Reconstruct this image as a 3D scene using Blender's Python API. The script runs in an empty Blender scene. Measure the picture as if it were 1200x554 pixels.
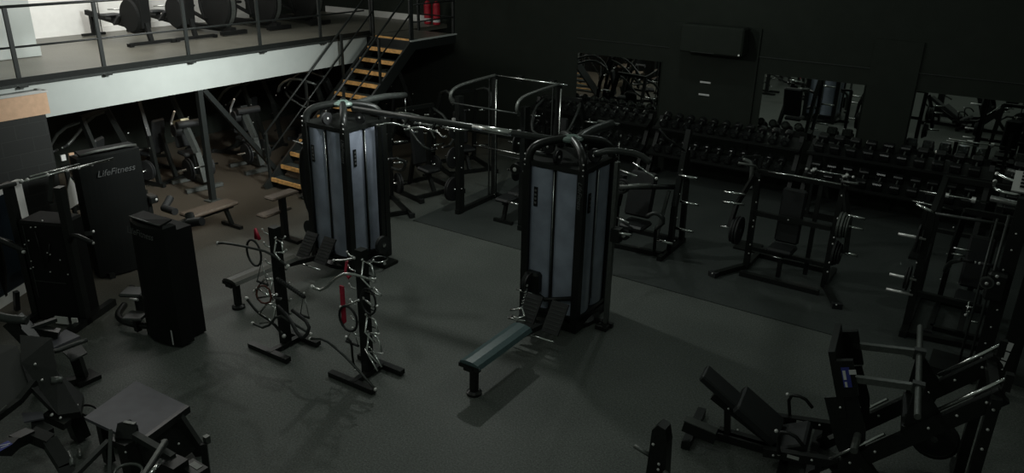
import bpy, math, random
from mathutils import Vector, Matrix
random.seed(7)
C = bpy.context.scene.collection
V = Vector
PI = math.pi
# ------------------------------------------------------------------ materials
MATS = {}
def mat(name, col, rough=.5, metal=0.0, noise=.15, scale=40, bump=0.0, alpha=1.0, emit=None, coat=0.0, spec=.5):
    m = bpy.data.materials.new(name); m.use_nodes = True
    nt = m.node_tree; b = nt.nodes['Principled BSDF']
    n = nt.nodes.new('ShaderNodeTexNoise'); n.inputs['Scale'].default_value = scale; n.inputs['Detail'].default_value = 3
    tc = nt.nodes.new('ShaderNodeTexCoord'); nt.links.new(tc.outputs['Object'], n.inputs['Vector'])
    r = nt.nodes.new('ShaderNodeMapRange')
    r.inputs['To Min'].default_value = 1-noise; r.inputs['To Max'].default_value = 1+noise
    r.inputs['From Min'].default_value = .3; r.inputs['From Max'].default_value = .7
    nt.links.new(n.outputs['Fac'], r.inputs['Value'])
    mx = nt.nodes.new('ShaderNodeVectorMath'); mx.operation = 'SCALE'; mx.inputs[0].default_value = col[:3]
    nt.links.new(r.outputs['Result'], mx.inputs['Scale']); nt.links.new(mx.outputs['Vector'], b.inputs['Base Color'])
    b.inputs['Roughness'].default_value = rough; b.inputs['Metallic'].default_value = metal
    b.inputs['Specular IOR Level'].default_value = spec
    b.inputs['Coat Weight'].default_value = coat
    if alpha < 1: b.inputs['Alpha'].default_value = alpha
    if emit:
        b.inputs['Emission Color'].default_value = (*emit[:3], 1); b.inputs['Emission Strength'].default_value = emit[3]
    if bump:
        bp = nt.nodes.new('ShaderNodeBump'); bp.inputs['Strength'].default_value = bump; bp.inputs['Distance'].default_value = .01
        nt.links.new(n.outputs['Fac'], bp.inputs['Height']); nt.links.new(bp.outputs['Normal'], b.inputs['Normal'])
    MATS[name] = m
    return m
BLK = mat('black_powder_coat', (.011, .0125, .0115), .36, 0, .2, 30, spec=.35)
MAT = mat('matt_black_paint', (.027, .0315, .0265), .95, 0, .06, 4, spec=.05)
GRY = mat('dark_grey_metal', (.045, .05, .047), .38, .3, .15, 25)
MID = mat('mid_grey_metal', (.13, .14, .13), .4, .5, .15, 25)
CHR = mat('chrome', (.62, .64, .62), .22, 1, .05, 20)
SHN = mat('bright_chrome_tip', (.8, .8, .78), .4, .6, .05, 20)
VIN = mat('black_vinyl', (.013, .0145, .015), .5, 0, .2, 60, .1)
VBL = mat('slate_blue_vinyl', (.07, .115, .12), .38, 0, .15, 30, .1)
VBR = mat('brown_grey_vinyl', (.10, .075, .055), .5, 0, .2, 30, .1)
RUB = mat('black_rubber', (.014, .015, .0155), .6, 0, .3, 60, .1)
SHR = mat('smoky_blue_shroud', (.29, .325, .40), .34, 0, .22, 3, coat=.3)
SHD = mat('dark_shroud', (.009, .010, .0095), .45, 0, .1, 3, spec=.2)
NAV = mat('navy_dark_glass', (.012, .018, .024), .2, 0, .1, 3)
CAP = mat('grey_green_cap', (.12, .17, .15), .35, 0, .1, 20)
RED = mat('red_rubber', (.45, .02, .05), .5, 0, .15, 30)
REX = mat('red_extinguisher_paint', (.42, .015, .03), .35, 0, .1, 20)
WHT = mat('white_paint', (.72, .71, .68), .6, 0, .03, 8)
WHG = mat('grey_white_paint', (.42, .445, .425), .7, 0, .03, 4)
LGR = mat('light_grey_panel', (.5, .5, .48), .5, 0, .05, 10)
CREAM = mat('cream_metal', (.42, .38, .24), .4, .2, .1, 20)
WOOD = mat('peach_wood_capping', (.62, .40, .26), .5, 0, .08, 12)
NOS = mat('orange_wood_nosing', (.85, .46, .16), .5, 0, .25, 15)
BLU = mat('blue_label', (.05, .06, .30), .4, 0, .1, 20)
LBL = mat('white_label', (.7, .7, .7), .5, 0, .05, 20)
TXT = mat('grey_lettering', (.13, .135, .135), .4, .2, .02, 20)
LED = mat('pale_indicator', (.6, .6, .55), .4, 0, .02, 20, emit=(.8, .85, .8, .12))
MSH = mat('grey_mesh', (.035, .037, .035), .6, 0, .3, 200)
TRD = mat('dark_tread_metal', (.05, .06, .055), .5, .3, .3, 60)
MIR = mat('mirror_silver', (.74, .77, .74), .015, 1, .01, 2)
RAIL = mat('grey_rail_paint', (.014, .0165, .0155), .45, .1, .1, 30)
MBL = mat('dull_black_plastic', (.009, .0095, .009), .7, 0, .1, 10, spec=.15)
PLTF = mat('slate_platform_vinyl', (.10, .10, .115), .55, 0, .12, 8, .1)

def brickmat(name, col, mortar, scale=1.0, rough=.6):
    m = bpy.data.materials.new(name); m.use_nodes = True
    nt = m.node_tree; b = nt.nodes['Principled BSDF']
    tc = nt.nodes.new('ShaderNodeTexCoord'); mp = nt.nodes.new('ShaderNodeMapping')
    mp.inputs['Rotation'].default_value = (PI/2, 0, PI/2)
    sx = nt.nodes.new('ShaderNodeSeparateXYZ'); cb = nt.nodes.new('ShaderNodeCombineXYZ')
    nt.links.new(tc.outputs['Object'], sx.inputs[0]); nt.links.new(sx.outputs['Y'], cb.inputs['X']); nt.links.new(sx.outputs['Z'], cb.inputs['Y'])
    br = nt.nodes.new('ShaderNodeTexBrick'); nt.links.new(cb.outputs[0], br.inputs['Vector'])
    br.inputs['Scale'].default_value = scale; br.inputs['Brick Width'].default_value = .44; br.inputs['Row Height'].default_value = .215
    br.inputs['Mortar Size'].default_value = .008
    br.inputs['Color1'].default_value = (*col, 1); br.inputs['Color2'].default_value = (*[c*.8 for c in col], 1); br.inputs['Mortar'].default_value = (*mortar, 1)
    nt.links.new(br.outputs['Color'], b.inputs['Base Color'])
    bp = nt.nodes.new('ShaderNodeBump'); bp.inputs['Strength'].default_value = .5; bp.inputs['Distance'].default_value = .01; bp.invert = True
    nt.links.new(br.outputs['Fac'], bp.inputs['Height']); nt.links.new(bp.outputs['Normal'], b.inputs['Normal'])
    b.inputs['Roughness'].default_value = rough
    return m
BRK = brickmat('black_painted_blockwork', (.014, .0155, .014), (.022, .024, .022))

def floormat(name, c1, c2, speck, rough, fine=220, warm=None):
    m = bpy.data.materials.new(name); m.use_nodes = True
    nt = m.node_tree; b = nt.nodes['Principled BSDF']; L = nt.links.new
    tc = nt.nodes.new('ShaderNodeTexCoord')
    n1 = nt.nodes.new('ShaderNodeTexNoise'); n1.inputs['Scale'].default_value = .9; n1.inputs['Detail'].default_value = 6; L(tc.outputs['Object'], n1.inputs['Vector'])
    n2 = nt.nodes.new('ShaderNodeTexNoise'); n2.inputs['Scale'].default_value = fine*.45; n2.inputs['Detail'].default_value = 2; L(tc.outputs['Object'], n2.inputs['Vector'])
    n3 = nt.nodes.new('ShaderNodeTexNoise'); n3.inputs['Scale'].default_value = 48; n3.inputs['Detail'].default_value = 8; n3.inputs['Roughness'].default_value = .8; L(tc.outputs['Object'], n3.inputs['Vector'])
    rp = nt.nodes.new('ShaderNodeValToRGB'); rp.color_ramp.elements[0].position = .35; rp.color_ramp.elements[1].position = .65
    rp.color_ramp.elements[0].color = (*c1, 1); rp.color_ramp.elements[1].color = (*c2, 1); L(n1.outputs['Fac'], rp.inputs[0])
    m3 = nt.nodes.new('ShaderNodeMapRange'); m3.inputs['From Min'].default_value = .3; m3.inputs['From Max'].default_value = .7; m3.inputs['To Min'].default_value = .55; m3.inputs['To Max'].default_value = 1.45; L(n3.outputs['Fac'], m3.inputs['Value'])
    sc = nt.nodes.new('ShaderNodeVectorMath'); sc.operation = 'SCALE'; L(rp.outputs[0], sc.inputs[0]); L(m3.outputs[0], sc.inputs['Scale'])
    sp = nt.nodes.new('ShaderNodeValToRGB'); sp.color_ramp.elements[0].position = .60; sp.color_ramp.elements[1].position = .70
    sp.color_ramp.elements[0].color = (0, 0, 0, 1); sp.color_ramp.elements[1].color = (*speck, 1); L(n2.outputs['Fac'], sp.inputs[0])
    ad = nt.nodes.new('ShaderNodeVectorMath'); ad.operation = 'ADD'; L(sc.outputs['Vector'], ad.inputs[0]); L(sp.outputs[0], ad.inputs[1])
    out = ad.outputs['Vector']
    if warm:   # blends to brown under and beside the mezzanine
        sx = nt.nodes.new('ShaderNodeSeparateXYZ'); L(tc.outputs['Object'], sx.inputs[0])
        wr = nt.nodes.new('ShaderNodeMapRange'); wr.inputs['From Min'].default_value = warm[1]; wr.inputs['From Max'].default_value = warm[2]; wr.inputs['To Min'].default_value = 0; wr.inputs['To Max'].default_value = 1; L(sx.outputs['X'], wr.inputs['Value'])
        mx = nt.nodes.new('ShaderNodeMix'); mx.data_type = 'RGBA'; L(wr.outputs[0], mx.inputs['Factor']); L(out, mx.inputs['A']); mx.inputs['B'].default_value = (*warm[0], 1)
        m4 = nt.nodes.new('ShaderNodeVectorMath'); m4.operation = 'SCALE'; L(mx.outputs['Result'], m4.inputs[0]); L(m3.outputs[0], m4.inputs['Scale'])
        out = m4.outputs['Vector']
    L(out, b.inputs['Base Color'])
    b.inputs['Roughness'].default_value = rough; b.inputs['Specular IOR Level'].default_value = .35
    bp = nt.nodes.new('ShaderNodeBump'); bp.inputs['Strength'].default_value = .12; bp.inputs['Distance'].default_value = .004; L(n3.outputs['Fac'], bp.inputs['Height']); L(bp.outputs['Normal'], b.inputs['Normal'])
    return m
FLO = floormat('speckled_rubber_floor', (.084, .094, .085), (.106, .117, .106), (.075, .08, .073), .55, warm=((.088, .073, .055), -9.0, -11.5))
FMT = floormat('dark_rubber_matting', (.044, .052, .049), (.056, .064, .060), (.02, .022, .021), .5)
MZF = floormat('grey_brown_vinyl_floor', (.085, .082, .068), (.125, .12, .098), (.01, .01, .01), .4)

# ------------------------------------------------------------------ mesh builder
class M:
    """Collects shapes (world coordinates, or local ones through T) to be linked as one mesh."""
    def __init__(s, mt=None, T=None):
        s.v = []; s.f = []; s.mi = []; s.sm = []; s.mats = []; s.T = T
        s.cur = 0; s.use(mt or BLK)
    def use(s, mt):
        if mt not in s.mats: s.mats.append(mt)
        s.cur = s.mats.index(mt); return s
    def add(s, vs, fs, smooth=False):
        o = len(s.v)
        for p in vs:
            p = V(p); s.v.append(s.T @ p if s.T else p)
        for i, f in enumerate(fs):
            s.f.append([o+j for j in f]); s.mi.append(s.cur)
            s.sm.append(smooth[i] if isinstance(smooth, list) else smooth)
        return s
    def frame(s, d, up=(0, 0, 1)):
        d = V(d).normalized(); up = V(up)
        if abs(d.dot(up)) > .98: up = V((0, 1, 0))
        x = d.cross(up).normalized(); y = x.cross(d).normalized()
        return d, x, y
    def box(s, c, size, rz=0, R=None, bev=.0):
        hx, hy, hz = [q/2 for q in size]; c = V(c)
        R = R or Matrix.Rotation(rz, 3, 'Z')
        b = min(bev, hx*.9, hy*.9, hz*.9)
        if b <= 0:
            vs = [c + R @ V((x*hx, y*hy, z*hz)) for x in (-1, 1) for y in (-1, 1) for z in (-1, 1)]
            return s.add(vs, [(0, 1, 3, 2), (4, 6, 7, 5), (0, 4, 5, 1), (2, 3, 7, 6), (0, 2, 6, 4), (1, 5, 7, 3)])
        # chamfered box : rings in z
        def ring(z, i):
            x, y = hx-i, hy-i
            return [(x-b+i, -y, z), (x, -y+b-i, z), (x, y-b+i, z), (x-b+i, y, z), (-x+b-i, y, z), (-x, y-b+i, z), (-x, -y+b-i, z), (-x+b-i, -y, z)] if i == 0 else \
                   [(x, -y, z), (x, -y, z), (x, y, z), (x, y, z), (-x, y, z), (-x, y, z), (-x, -y, z), (-x, -y, z)]
        rs = [ring(-hz, b), ring(-hz+b, 0), ring(hz-b, 0), ring(hz, b)]
        vs = [c + R @ V(p) for r in rs for p in r]; fs = []
        for k in range(3):
            for j in range(8):
                a = k*8+j; a2 = k*8+(j+1) % 8; fs.append((a, a2, a2+8, a+8))
        fs.append(tuple(reversed(range(8)))); fs.append(tuple(range(24, 32)))
        return s.add(vs, fs)
    def bar(s, a, b, w=.06, h=None, up=(0, 0, 1)):
        h = h or w; a, b = V(a), V(b); d, x, y = s.frame(b-a, up)
        vs = [p + x*(i*w/2) + y*(j*h/2) for p in (a, b) for i, j in ((-1, -1), (1, -1), (1, 1), (-1, 1))]
        return s.add(vs, [(3, 2, 1, 0), (4, 5, 6, 7), (0, 1, 5, 4), (1, 2, 6, 5), (2, 3, 7, 6), (3, 0, 4, 7)])
    def bars(s, pts, w=.06, h=None):
        for a, b in zip(pts[:-1], pts[1:]): s.bar(a, b, w, h)
        return s
    def tube(s, pts, r=.02, n=10, closed=False, smooth_path=0):
        P = [V(p) for p in pts]
        for _ in range(smooth_path):
            Q = [] if closed else [P[0]]
            N = len(P)
            for i in range(N if closed else N-1):
                a, b = P[i], P[(i+1) % N]; Q += [a*.75+b*.25, a*.25+b*.75]
            if not closed: Q.append(P[-1])
            P = Q
        N = len(P); vs = []; x = None
        for i in range(N):
            if closed: d = P[(i+1) % N]-P[i-1]
            else: d = P[min(i+1, N-1)]-P[max(i-1, 0)]
            d = d.normalized() if d.length > 1e-9 else V((0, 0, 1))
            if x is None: _, x, _y = s.frame(d)
            x = (x - d*x.dot(d)); x = x.normalized() if x.length > 1e-6 else s.frame(d)[1]
            y = d.cross(x)
            vs += [P[i] + (x*math.cos(t)+y*math.sin(t))*r for t in [2*PI*k/n for k in range(n)]]
        fs = []
        for i in range(N if closed else N-1):
            j = (i+1) % N
            for k in range(n): fs.append((i*n+k, i*n+(k+1) % n, j*n+(k+1) % n, j*n+k))
        sm = [True]*len(fs)
        if not closed:
            fs += [tuple(reversed(range(n))), tuple(range((N-1)*n, N*n))]; sm += [False, False]
        return s.add(vs, fs, sm)
    def lathe(s, c, axis, prof, n=24, up=(0, 0, 1)):
        """prof: list of (radius, offset along the axis)"""
        c = V(c); d, x, y = s.frame(axis, up); vs = []; fs = []
        for r, h in prof:
            vs += [c + d*h + (x*math.cos(2*PI*k/n)+y*math.sin(2*PI*k/n))*max(r, 1e-4) for k in range(n)]
        for i in range(len(prof)-1):
            for k in range(n): fs.append((i*n+k, i*n+(k+1) % n, (i+1)*n+(k+1) % n, (i+1)*n+k))
        sm = [False]*len(fs)
        fs += [tuple(reversed(range(n))), tuple(range((len(prof)-1)*n, len(prof)*n))]; sm += [False, False]
        return s.add(vs, fs, sm)
    def cyl(s, a, b, r, n=16, r2=None):
        a, b = V(a), V(b); L = (b-a).length
        return s.lathe(a, b-a, [(r, 0), (r if r2 is None else r2, L)], n)
    def ball(s, c, r, n=10, sq=1.0):
        return s.lathe(c, (0, 0, 1), [(r*math.sin(PI*k/6), -r*sq*math.cos(PI*k/6)) for k in range(7)], n)
    def prism(s, pts, ext):
        n = len(pts); ext = V(ext); P = [V(p) for p in pts]
        return s.add(P+[p+ext for p in P], [tuple(reversed(range(n))), tuple(range(n, 2*n))]+[(i, (i+1) % n, (i+1) % n+n, i+n) for i in range(n)])
    def pad(s, c, size, R=None, rz=0, r=.03):
        return s.box(c, size, rz, R, bev=r)
    def bolt(s, c, axis, r=.012, mt=None):
        k = s.cur; s.use(mt or SHN); c = V(c); d = V(axis).normalized()
        s.lathe(c, d, [(r, 0), (r, .008), (r*.4, .014)], 8); s.cur = k; return s
    def mesh(s, name, inv):
        me = bpy.data.meshes.new(name)
        me.from_pydata([tuple(inv @ p) for p in s.v], [], s.f)
        for m in s.mats: me.materials.append(m)
        me.polygons.foreach_set('material_index', s.mi); me.polygons.foreach_set('use_smooth', s.sm)
        me.update(); return me

def tag(o, label, cat, group=None, kind=None):
    o['label'] = label; o['category'] = cat
    if group: o['group'] = group
    if kind: o['kind'] = kind
    return o
def thing(name, loc, label, cat, group=None, rz=0):
    o = bpy.data.objects.new(name, None); o.empty_display_size = .1; C.objects.link(o)
    o.location = loc; o.rotation_euler = (0, 0, rz)
    return tag(o, label, cat, group)
def rootmat(o):
    while o.parent: o = o.parent
    return Matrix.Translation(o.location) @ Matrix.Rotation(o.rotation_euler[2], 4, 'Z')
def LT(o): return rootmat(o)          # local frame of a thing, for M(T=...)
def part(name, mb, parent, label=None):
    o = bpy.data.objects.new(name, mb.mesh(name, rootmat(parent).inverted())); C.objects.link(o); o.parent = parent
    if label: o['label'] = label
    return o
def solo(name, mb, loc, label, cat, group=None):
    o = bpy.data.objects.new(name, mb.mesh(name, Matrix.Translation(-V(loc)))); o.location = loc; C.objects.link(o)
    return tag(o, label, cat, group)
def struct(name, mb):
    o = bpy.data.objects.new(name, mb.mesh(name, Matrix.Identity(4))); C.objects.link(o); o['kind'] = 'structure'; return o
def dup(root, loc, rz=None, label=None, group=None):
    r = root.copy(); C.objects.link(r); r.location = loc
    if rz is not None: r.rotation_euler = (0, 0, rz)
    if label: r['label'] = label
    if group: r['group'] = group
    def rec(a, b):
        for ch in list(a.children):
            c = ch.copy(); C.objects.link(c); c.parent = b; rec(ch, c)
    rec(root, r); return r
def text(body, parent, pos, right, up, size, mt, name='lettering', ext=.001):
    cu = bpy.data.curves.new(name, 'FONT'); cu.body = body; cu.size = size; cu.extrude = ext; cu.shear = .3; cu.align_x = 'CENTER'; cu.align_y = 'CENTER'
    cu.materials.append(mt); o = bpy.data.objects.new(name, cu); C.objects.link(o)
    x = V(right).normalized(); z = x.cross(V(up)).normalized(); y = z.cross(x)
    Mx = Matrix((x, y, z)).transposed().to_4x4(); Mx.translation = V(pos)
    me = bpy.data.meshes.new_from_object(o); bpy.data.objects.remove(o); bpy.data.curves.remove(cu)
    o = bpy.data.objects.new(name, me); C.objects.link(o)
    o.parent = parent; o.matrix_local = rootmat(parent).inverted() @ Mx
    return o

#SETTING
# ------------------------------------------------------------------ setting
WB = 15.9        # back wall
struct('floor', M(FLO).box((-8, 7, -.05), (26, 20, .1)))
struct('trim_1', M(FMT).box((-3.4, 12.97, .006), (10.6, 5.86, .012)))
struct('wall_back', M(MAT).box((-3.3, WB+.1, 3.5), (15.6, .2, 7)))
struct('wall_right', M(MAT).box((4.6, 8.5, 3.5), (.2, 15, 7)))
struct('trim_2', M(GRY).box((-2.2, WB-.012, 2.66), (13, .02, .012)))
for i, (x0, x1) in enumerate(((-8.65, -6.61), (-4.38, -2.50), (-1.61, .35))):
    t = thing('wall_mirror', ((x0+x1)/2, WB-.02, 1.1), ['large frameless wall mirror above the dumbbells, nearest the staircase', 'wall mirror in the middle, beside the black pilaster with two pale plates', 'wall mirror furthest from the staircase, above the large dumbbells'][i], 'mirror', 'mirrors along the back wall')
    part('glass', M(MIR).box(((x0+x1)/2, WB-.016, 1.74), (x1-x0, .012, 1.2)), t)
    part('frame', M(MAT).box(((x0+x1)/2, WB-.006, 1.74), (x1-x0+.03, .012, 1.23)), t)
struct('trim_3', M(MAT).box((-5.5, WB-.02, 1.6), (1.9, .04, 3.2)))
struct('trim_4', M(MAT).box((-2.05, WB-.02, 1.6), (.82, .04, 3.2)))
for z, n in ((2.03, 'upper'), (1.77, 'lower')):
    solo('sign_plate', M(LBL).box((-5.58, WB-.05, z), (.23, .012, .035)), (-5.58, WB-.13, z), '%s of two small white plates on the black pilaster' % n, 'sign', 'small white plates on the pilaster')
t = thing('wall_unit', (-5.4, WB-.3, 2.7), 'large black box unit mounted high on the back wall with a tiny light', 'wall unit')
part('casing', M(MAT).box((-5.4, WB-.32, 2.95), (1.3, .4, .55), bev=.03), t)
part('indicator', M(LED).box((-4.8, WB-.53, 2.72), (.03, .01, .03)), t)
part('grille', M(GRY).box((-5.55, WB-.525, 2.70), (.5, .01, .008)), t)

# mezzanine
MZ = 2.68; MX = -12.4
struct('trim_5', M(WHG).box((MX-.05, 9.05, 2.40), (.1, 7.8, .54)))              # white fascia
struct('floor_mezzanine', M(MZF).box((MX-2.4, 9.6, MZ-.06), (4.7, 12.6, .10)))
struct('ceiling_mezzanine', M(MAT).box((MX-2.5, 9.6, MZ-.35), (4.6, 12.6, .1)))
struct('trim_6', M(BLK).box((MX+.012, 9.1, MZ+.03), (.02, 7.9, .13)).use(GRY).box((MX-.05, 9.1, MZ-.01), (.20, 7.9, .03)))
struct('wall_mezzanine', M(WHT).box((-17.15, 8, 4.2), (.2, 11, 3.2)))
struct('wall_mezzanine_dark', M(MAT).box((-17.13, 14.7, 4.2), (.2, 2.5, 3.2)).box((-14.1, WB+.1, 4.8), (6.0, .2, 4.4)))
struct('baseboard_mezzanine', M(WHT).box((-14.9, WB-.02, MZ+.06), (3.6, .04, .17)).box((-17.02, 8.0, MZ+.05), (.04, 11, .12)))
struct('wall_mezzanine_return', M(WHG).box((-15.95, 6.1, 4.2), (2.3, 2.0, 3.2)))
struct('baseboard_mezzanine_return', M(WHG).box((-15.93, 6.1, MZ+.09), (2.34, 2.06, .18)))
struct('trim_7', M(WHG).box((-16.9, 10.35, 4.2), (.35, .35, 3.2)))             # shallow grey pilaster on the white wall
struct('door_1', M(WHT).box((-17.03, 8.6, 4.1), (.05, 1.9, 2.9)).use(GRY).box((-17.0, 9.56, 4.1), (.02, .012, 2.9)))
struct('wall_left', M(MAT).box((-16.9, 9.8, 1.1), (.2, 12.2, 2.2)).box((-14.1, WB+.1, 1.3), (6, .2, 2.6)))
# near left wall with wood capping
struct('wall_left_near', M(BRK).box((-13.1, 3.4, 1.12), (1.9, 4.7, 2.24)))
struct('trim_8', M(WOOD).box((-12.17, 3.42, 2.40), (.06, 4.8, .32)))
struct('trim_9', M(LGR).box((-12.17, 3.42, 2.575), (.09, 4.84, .03)).box((-12.6, 5.80, 2.575), (.9, .05, .03)))
struct('trim_10', M(GRY).box((-13.1, 3.38, 2.56), (1.9, 4.74, .03)))
# window with a white frame in the near left wall
T0 = Matrix.Translation((-11.42, 4.86, 0)) @ Matrix.Rotation(math.radians(117.6-180), 4, 'Z')
t = thing('framed_panel', (-11.42, 4.86, 0), 'dark panel in a wide white frame at the far left by the black block wall', 'framed panel')
fm = M(WHT, T0)
W_, H_ = 1.75, 1.58
fm.box((W_/2, 0, .07), (W_, .05, .14)); fm.box((W_/2, 0, H_-.05), (W_, .05, .1)); fm.box((.05, 0, H_/2), (.14, .05, H_-.01)); fm.box((W_-.05, 0, H_/2), (.12, .05, H_-.01))
part('frame', fm, t); part('panel', M(NAV, T0).box((W_/2, -.01, H_/2), (W_-.05, .03, H_-.05)), t)

# support posts and brace under the mezzanine
for y, n in ((8.61, 'in front of the plate loaded machines'), (12.9, 'beside the head of the staircase')):
    t = thing('steel_post', (-12.46, y, 0), 'slim dark steel post under the mezzanine edge, %s' % n, 'post')
    part('column', M(RAIL).box((-12.46, y, 1.07), (.1, .1, 2.12)), t)
    part('base_plate', M(MID).box((-12.46, y, .012), (.24, .24, .022)), t)
    if y < 9: part('brace', M(RAIL).bar((-12.46, 8.7, 2.12), (-12.46, 10.35, .0), .09, .09), t)

# guard rail
t = thing('guard_rail', (MX, 9, MZ), 'dark grey metal guard rail with a middle rail along the mezzanine edge', 'railing')
for y in (4.5, 5.60, 6.91, 8.46, 10.03, 11.59):
    m = M(RAIL).box((MX, y, MZ+.55), (.035, .06, 1.12)); m.box((MX+.06, y, MZ-.03), (.1, .12, .02)); part('post', m, t)
part('top_rail', M(RAIL).tube([(MX, 4.0, MZ+1.1), (MX, 12.9, MZ+1.1)], .022), t)
part('middle_rail', M(RAIL).tube([(MX, 4.0, MZ+.53), (MX, 12.9, MZ+.53)], .016), t)
t = thing('landing_rail', (-11.2, 13.8, MZ), 'short dark rail around the landing at the top of the stairs', 'railing')
for x, y in ((-11.17, 13.05), (-11.17, 14.5), (-12.2, 14.5), (-12.35, 13.05)):
    part('post', M(RAIL).box((x, y, MZ+.45), (.05, .05, 1.3)), t)
for z in (.36, .72, 1.1):
    part('rail', M(RAIL).tube([(-11.17, 13.05, MZ+z), (-11.17, 14.5, MZ+z), (-12.2, 14.5, MZ+z)], .016), t)
struct('floor_landing', M(MZF).box((-11.8, 13.75, MZ-.05), (1.3, 1.55, .06)))
struct('trim_11', M(WHG).box((-11.13, 13.75, MZ-.015), (.05, 1.6, .03)).use(RAIL).box((-11.13, 13.75, MZ-.12), (.03, 1.55, .18)).box((-11.8, 12.99, MZ-.12), (1.3, .03, .18)))

# staircase
t = thing('staircase', (-11.68, 9.8, 0), 'open steel staircase with orange wood nosings rising to the mezzanine', 'staircase')
NT = 13; y0 = 9.80; rise = MZ/NT; run = (13.0-y0)/(NT-1)
for i in range(1, NT+1):
    y = y0+(i-1)*run; z = i*rise
    m = M(TRD).box((-11.68, y+.135, z-.02), (1.0, .25, .035)); tr = part('tread', m, t)
    part('nosing', M(NOS).box((-11.68, y+.005, z-.024), (.98, .035, .078)), tr, 'orange wood nosing')
for x, n in ((-12.21, 0), (-11.15, 1)):
    part('stringer', M(RAIL).bar((x, y0-.12, -.02), (x, 13.0+.05, MZ-.10), .05, .24), t)
    for dz, r in ((1.02, .022), (.55, .018)):
        part('handrail', M(RAIL).tube([(x, y0-.05, dz+.08), (x, 13.0, MZ+dz)], r), t)
    for k in (0, 4.2, 8.2, 11.9):
        y = y0+k*run; z = k*rise
        part('post', M(RAIL).box((x, y, z+.55), (.045, .045, 1.15)), t)

#MEZZ
# ------------------------------------------------------------------ mezzanine equipment
def rower(y, label):
    t = thing('rowing_machine', (-15.6, y, MZ), label, 'rowing machine', 'rowing machines on the mezzanine')
    T = LT(t)
    m = M(MBL, T).bar((-1.15, 0, .46), (.45, 0, .30), .07, .10); part('rail', m, t)
    part('rear_foot', M(MBL, T).box((-1.0, 0, .22), (.08, .05, .42)).bar((-1.0, -.25, .025), (-1.0, .25, .025), .06, .05), t)
    m = M(MBL, T); m.lathe((.62, -.14, .52), (0, 1, 0), [(.30, 0), (.34, .05), (.34, .23), (.30, .28)], 28)
    m.prism([(.3, -.1, .3), (.95, -.1, .3), (1.0, -.1, .85), (.82, -.1, .98), (.5, -.1, .8)], (0, .2, 0)); part('flywheel_housing', m, t)
    part('front_foot', M(MBL, T).bar((.95, 0, .4), (1.05, 0, .05), .08).bar((1.05, -.45, .04), (1.05, .45, .04), .06, .06).box((1.05, -.45, .03), (.12, .08, .06)).box((1.05, .45, .03), (.12, .08, .06)), t)
    part('seat', M(VIN, T).pad((-.25, 0, .47), (.26, .34, .06)).box((-.25, 0, .42), (.2, .12, .06)), t)
    for s in (-1, 1): part('footrest', M(RUB, T).box((.22, s*.13, .42), (.3, .11, .04), R=Matrix.Rotation(-.7, 3, 'Y')), t)
    part('handle', M(CHR, T).tube([(.1, -.25, .62), (.25, 0, .62), (.1, .25, .62)], .014).tube([(.25, 0, .62), (.6, 0, .68)], .01), t)
    m = M(MBL, T).tube([(.75, 0, .9), (.45, 0, 1.25)], .02).box((.42, 0, 1.3), (.04, .24, .18)); part('monitor', m, t)
    m = M(MID, T).box((.82, 0, .985), (.16, .14, .012)); part('top_plate', m, t)
rower(9.15, 'black rowing machine on the mezzanine, nearer the white wall corner')
rower(10.15, 'black rowing machine on the mezzanine, beside the cross trainers')
def cross(y, label):
    t = thing('cross_trainer', (-15.0, y, MZ), label, 'cross trainer', 'cross trainers on the mezzanine'); T = LT(t)
    m = M(MBL, T).lathe((0, -.12, .62), (0, 1, 0), [(.50, 0), (.54, .03), (.54, .20), (.50, .24)], 36); part('wheel_housing', m, t)
    part('rim_band', M(MID, T).lathe((0, -.05, .62), (0, 1, 0), [(.545, 0), (.545, .10)], 36), t)
    part('base', M(MBL, T).box((-.4, 0, .1), (1.7, .14, .1)).bar((.45, -.32, .05), (.45, .32, .05), .1, .08).bar((-1.1, -.3, .05), (-1.1, .3, .05), .1, .08), t)
    for s in (-1, 1):
        part('pedal_arm', M(MBL, T).bar((-.1, s*.25, .3), (-.95, s*.25, .55), .06).pad((-.7, s*.25, .56), (.36, .16, .06)), t)
        part('swing_handle', M(MBL, T).tube([(-.1, s*.3, .3), (-.25, s*.3, 1.0), (-.5, s*.3, 1.35), (-.42, s*.26, 1.6)], .02, smooth_path=2), t)
    part('console', M(MBL, T).bar((-.1, 0, 1.0), (-.35, 0, 1.5), .08).box((-.4, 0, 1.55), (.05, .36, .26)), t)
cross(11.1, 'round-housed cross trainer next to the rowing machines'); cross(12.35, 'middle round-housed cross trainer of three on the mezzanine'); cross(13.6, 'round-housed cross trainer closest to the dark end wall')
for k, x in enumerate((-12.50, -12.78)):
    t = thing('fire_extinguisher', (x, 15.55, MZ), ['red fire extinguisher on the landing, standing further from the white wall side', 'red fire extinguisher on the landing, standing nearer the cross trainers'][k], 'fire extinguisher', 'fire extinguishers by the landing')
    m = M(REX).lathe((x, 15.55, MZ), (0, 0, 1), [(.085, 0), (.09, .03), (.09, .46), (.06, .53), (.03, .56)], 16); part('cylinder', m, t)
    part('valve', M(BLK).cyl((x, 15.55, MZ+.56), (x, 15.55, MZ+.62), .02).box((x, 15.5, MZ+.63), (.03, .14, .03)), t)
    part('label', M(LBL).lathe((x, 15.55, MZ+.06), (0, 0, 1), [(.092, 0), (.092, .08)], 16), t)

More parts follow.
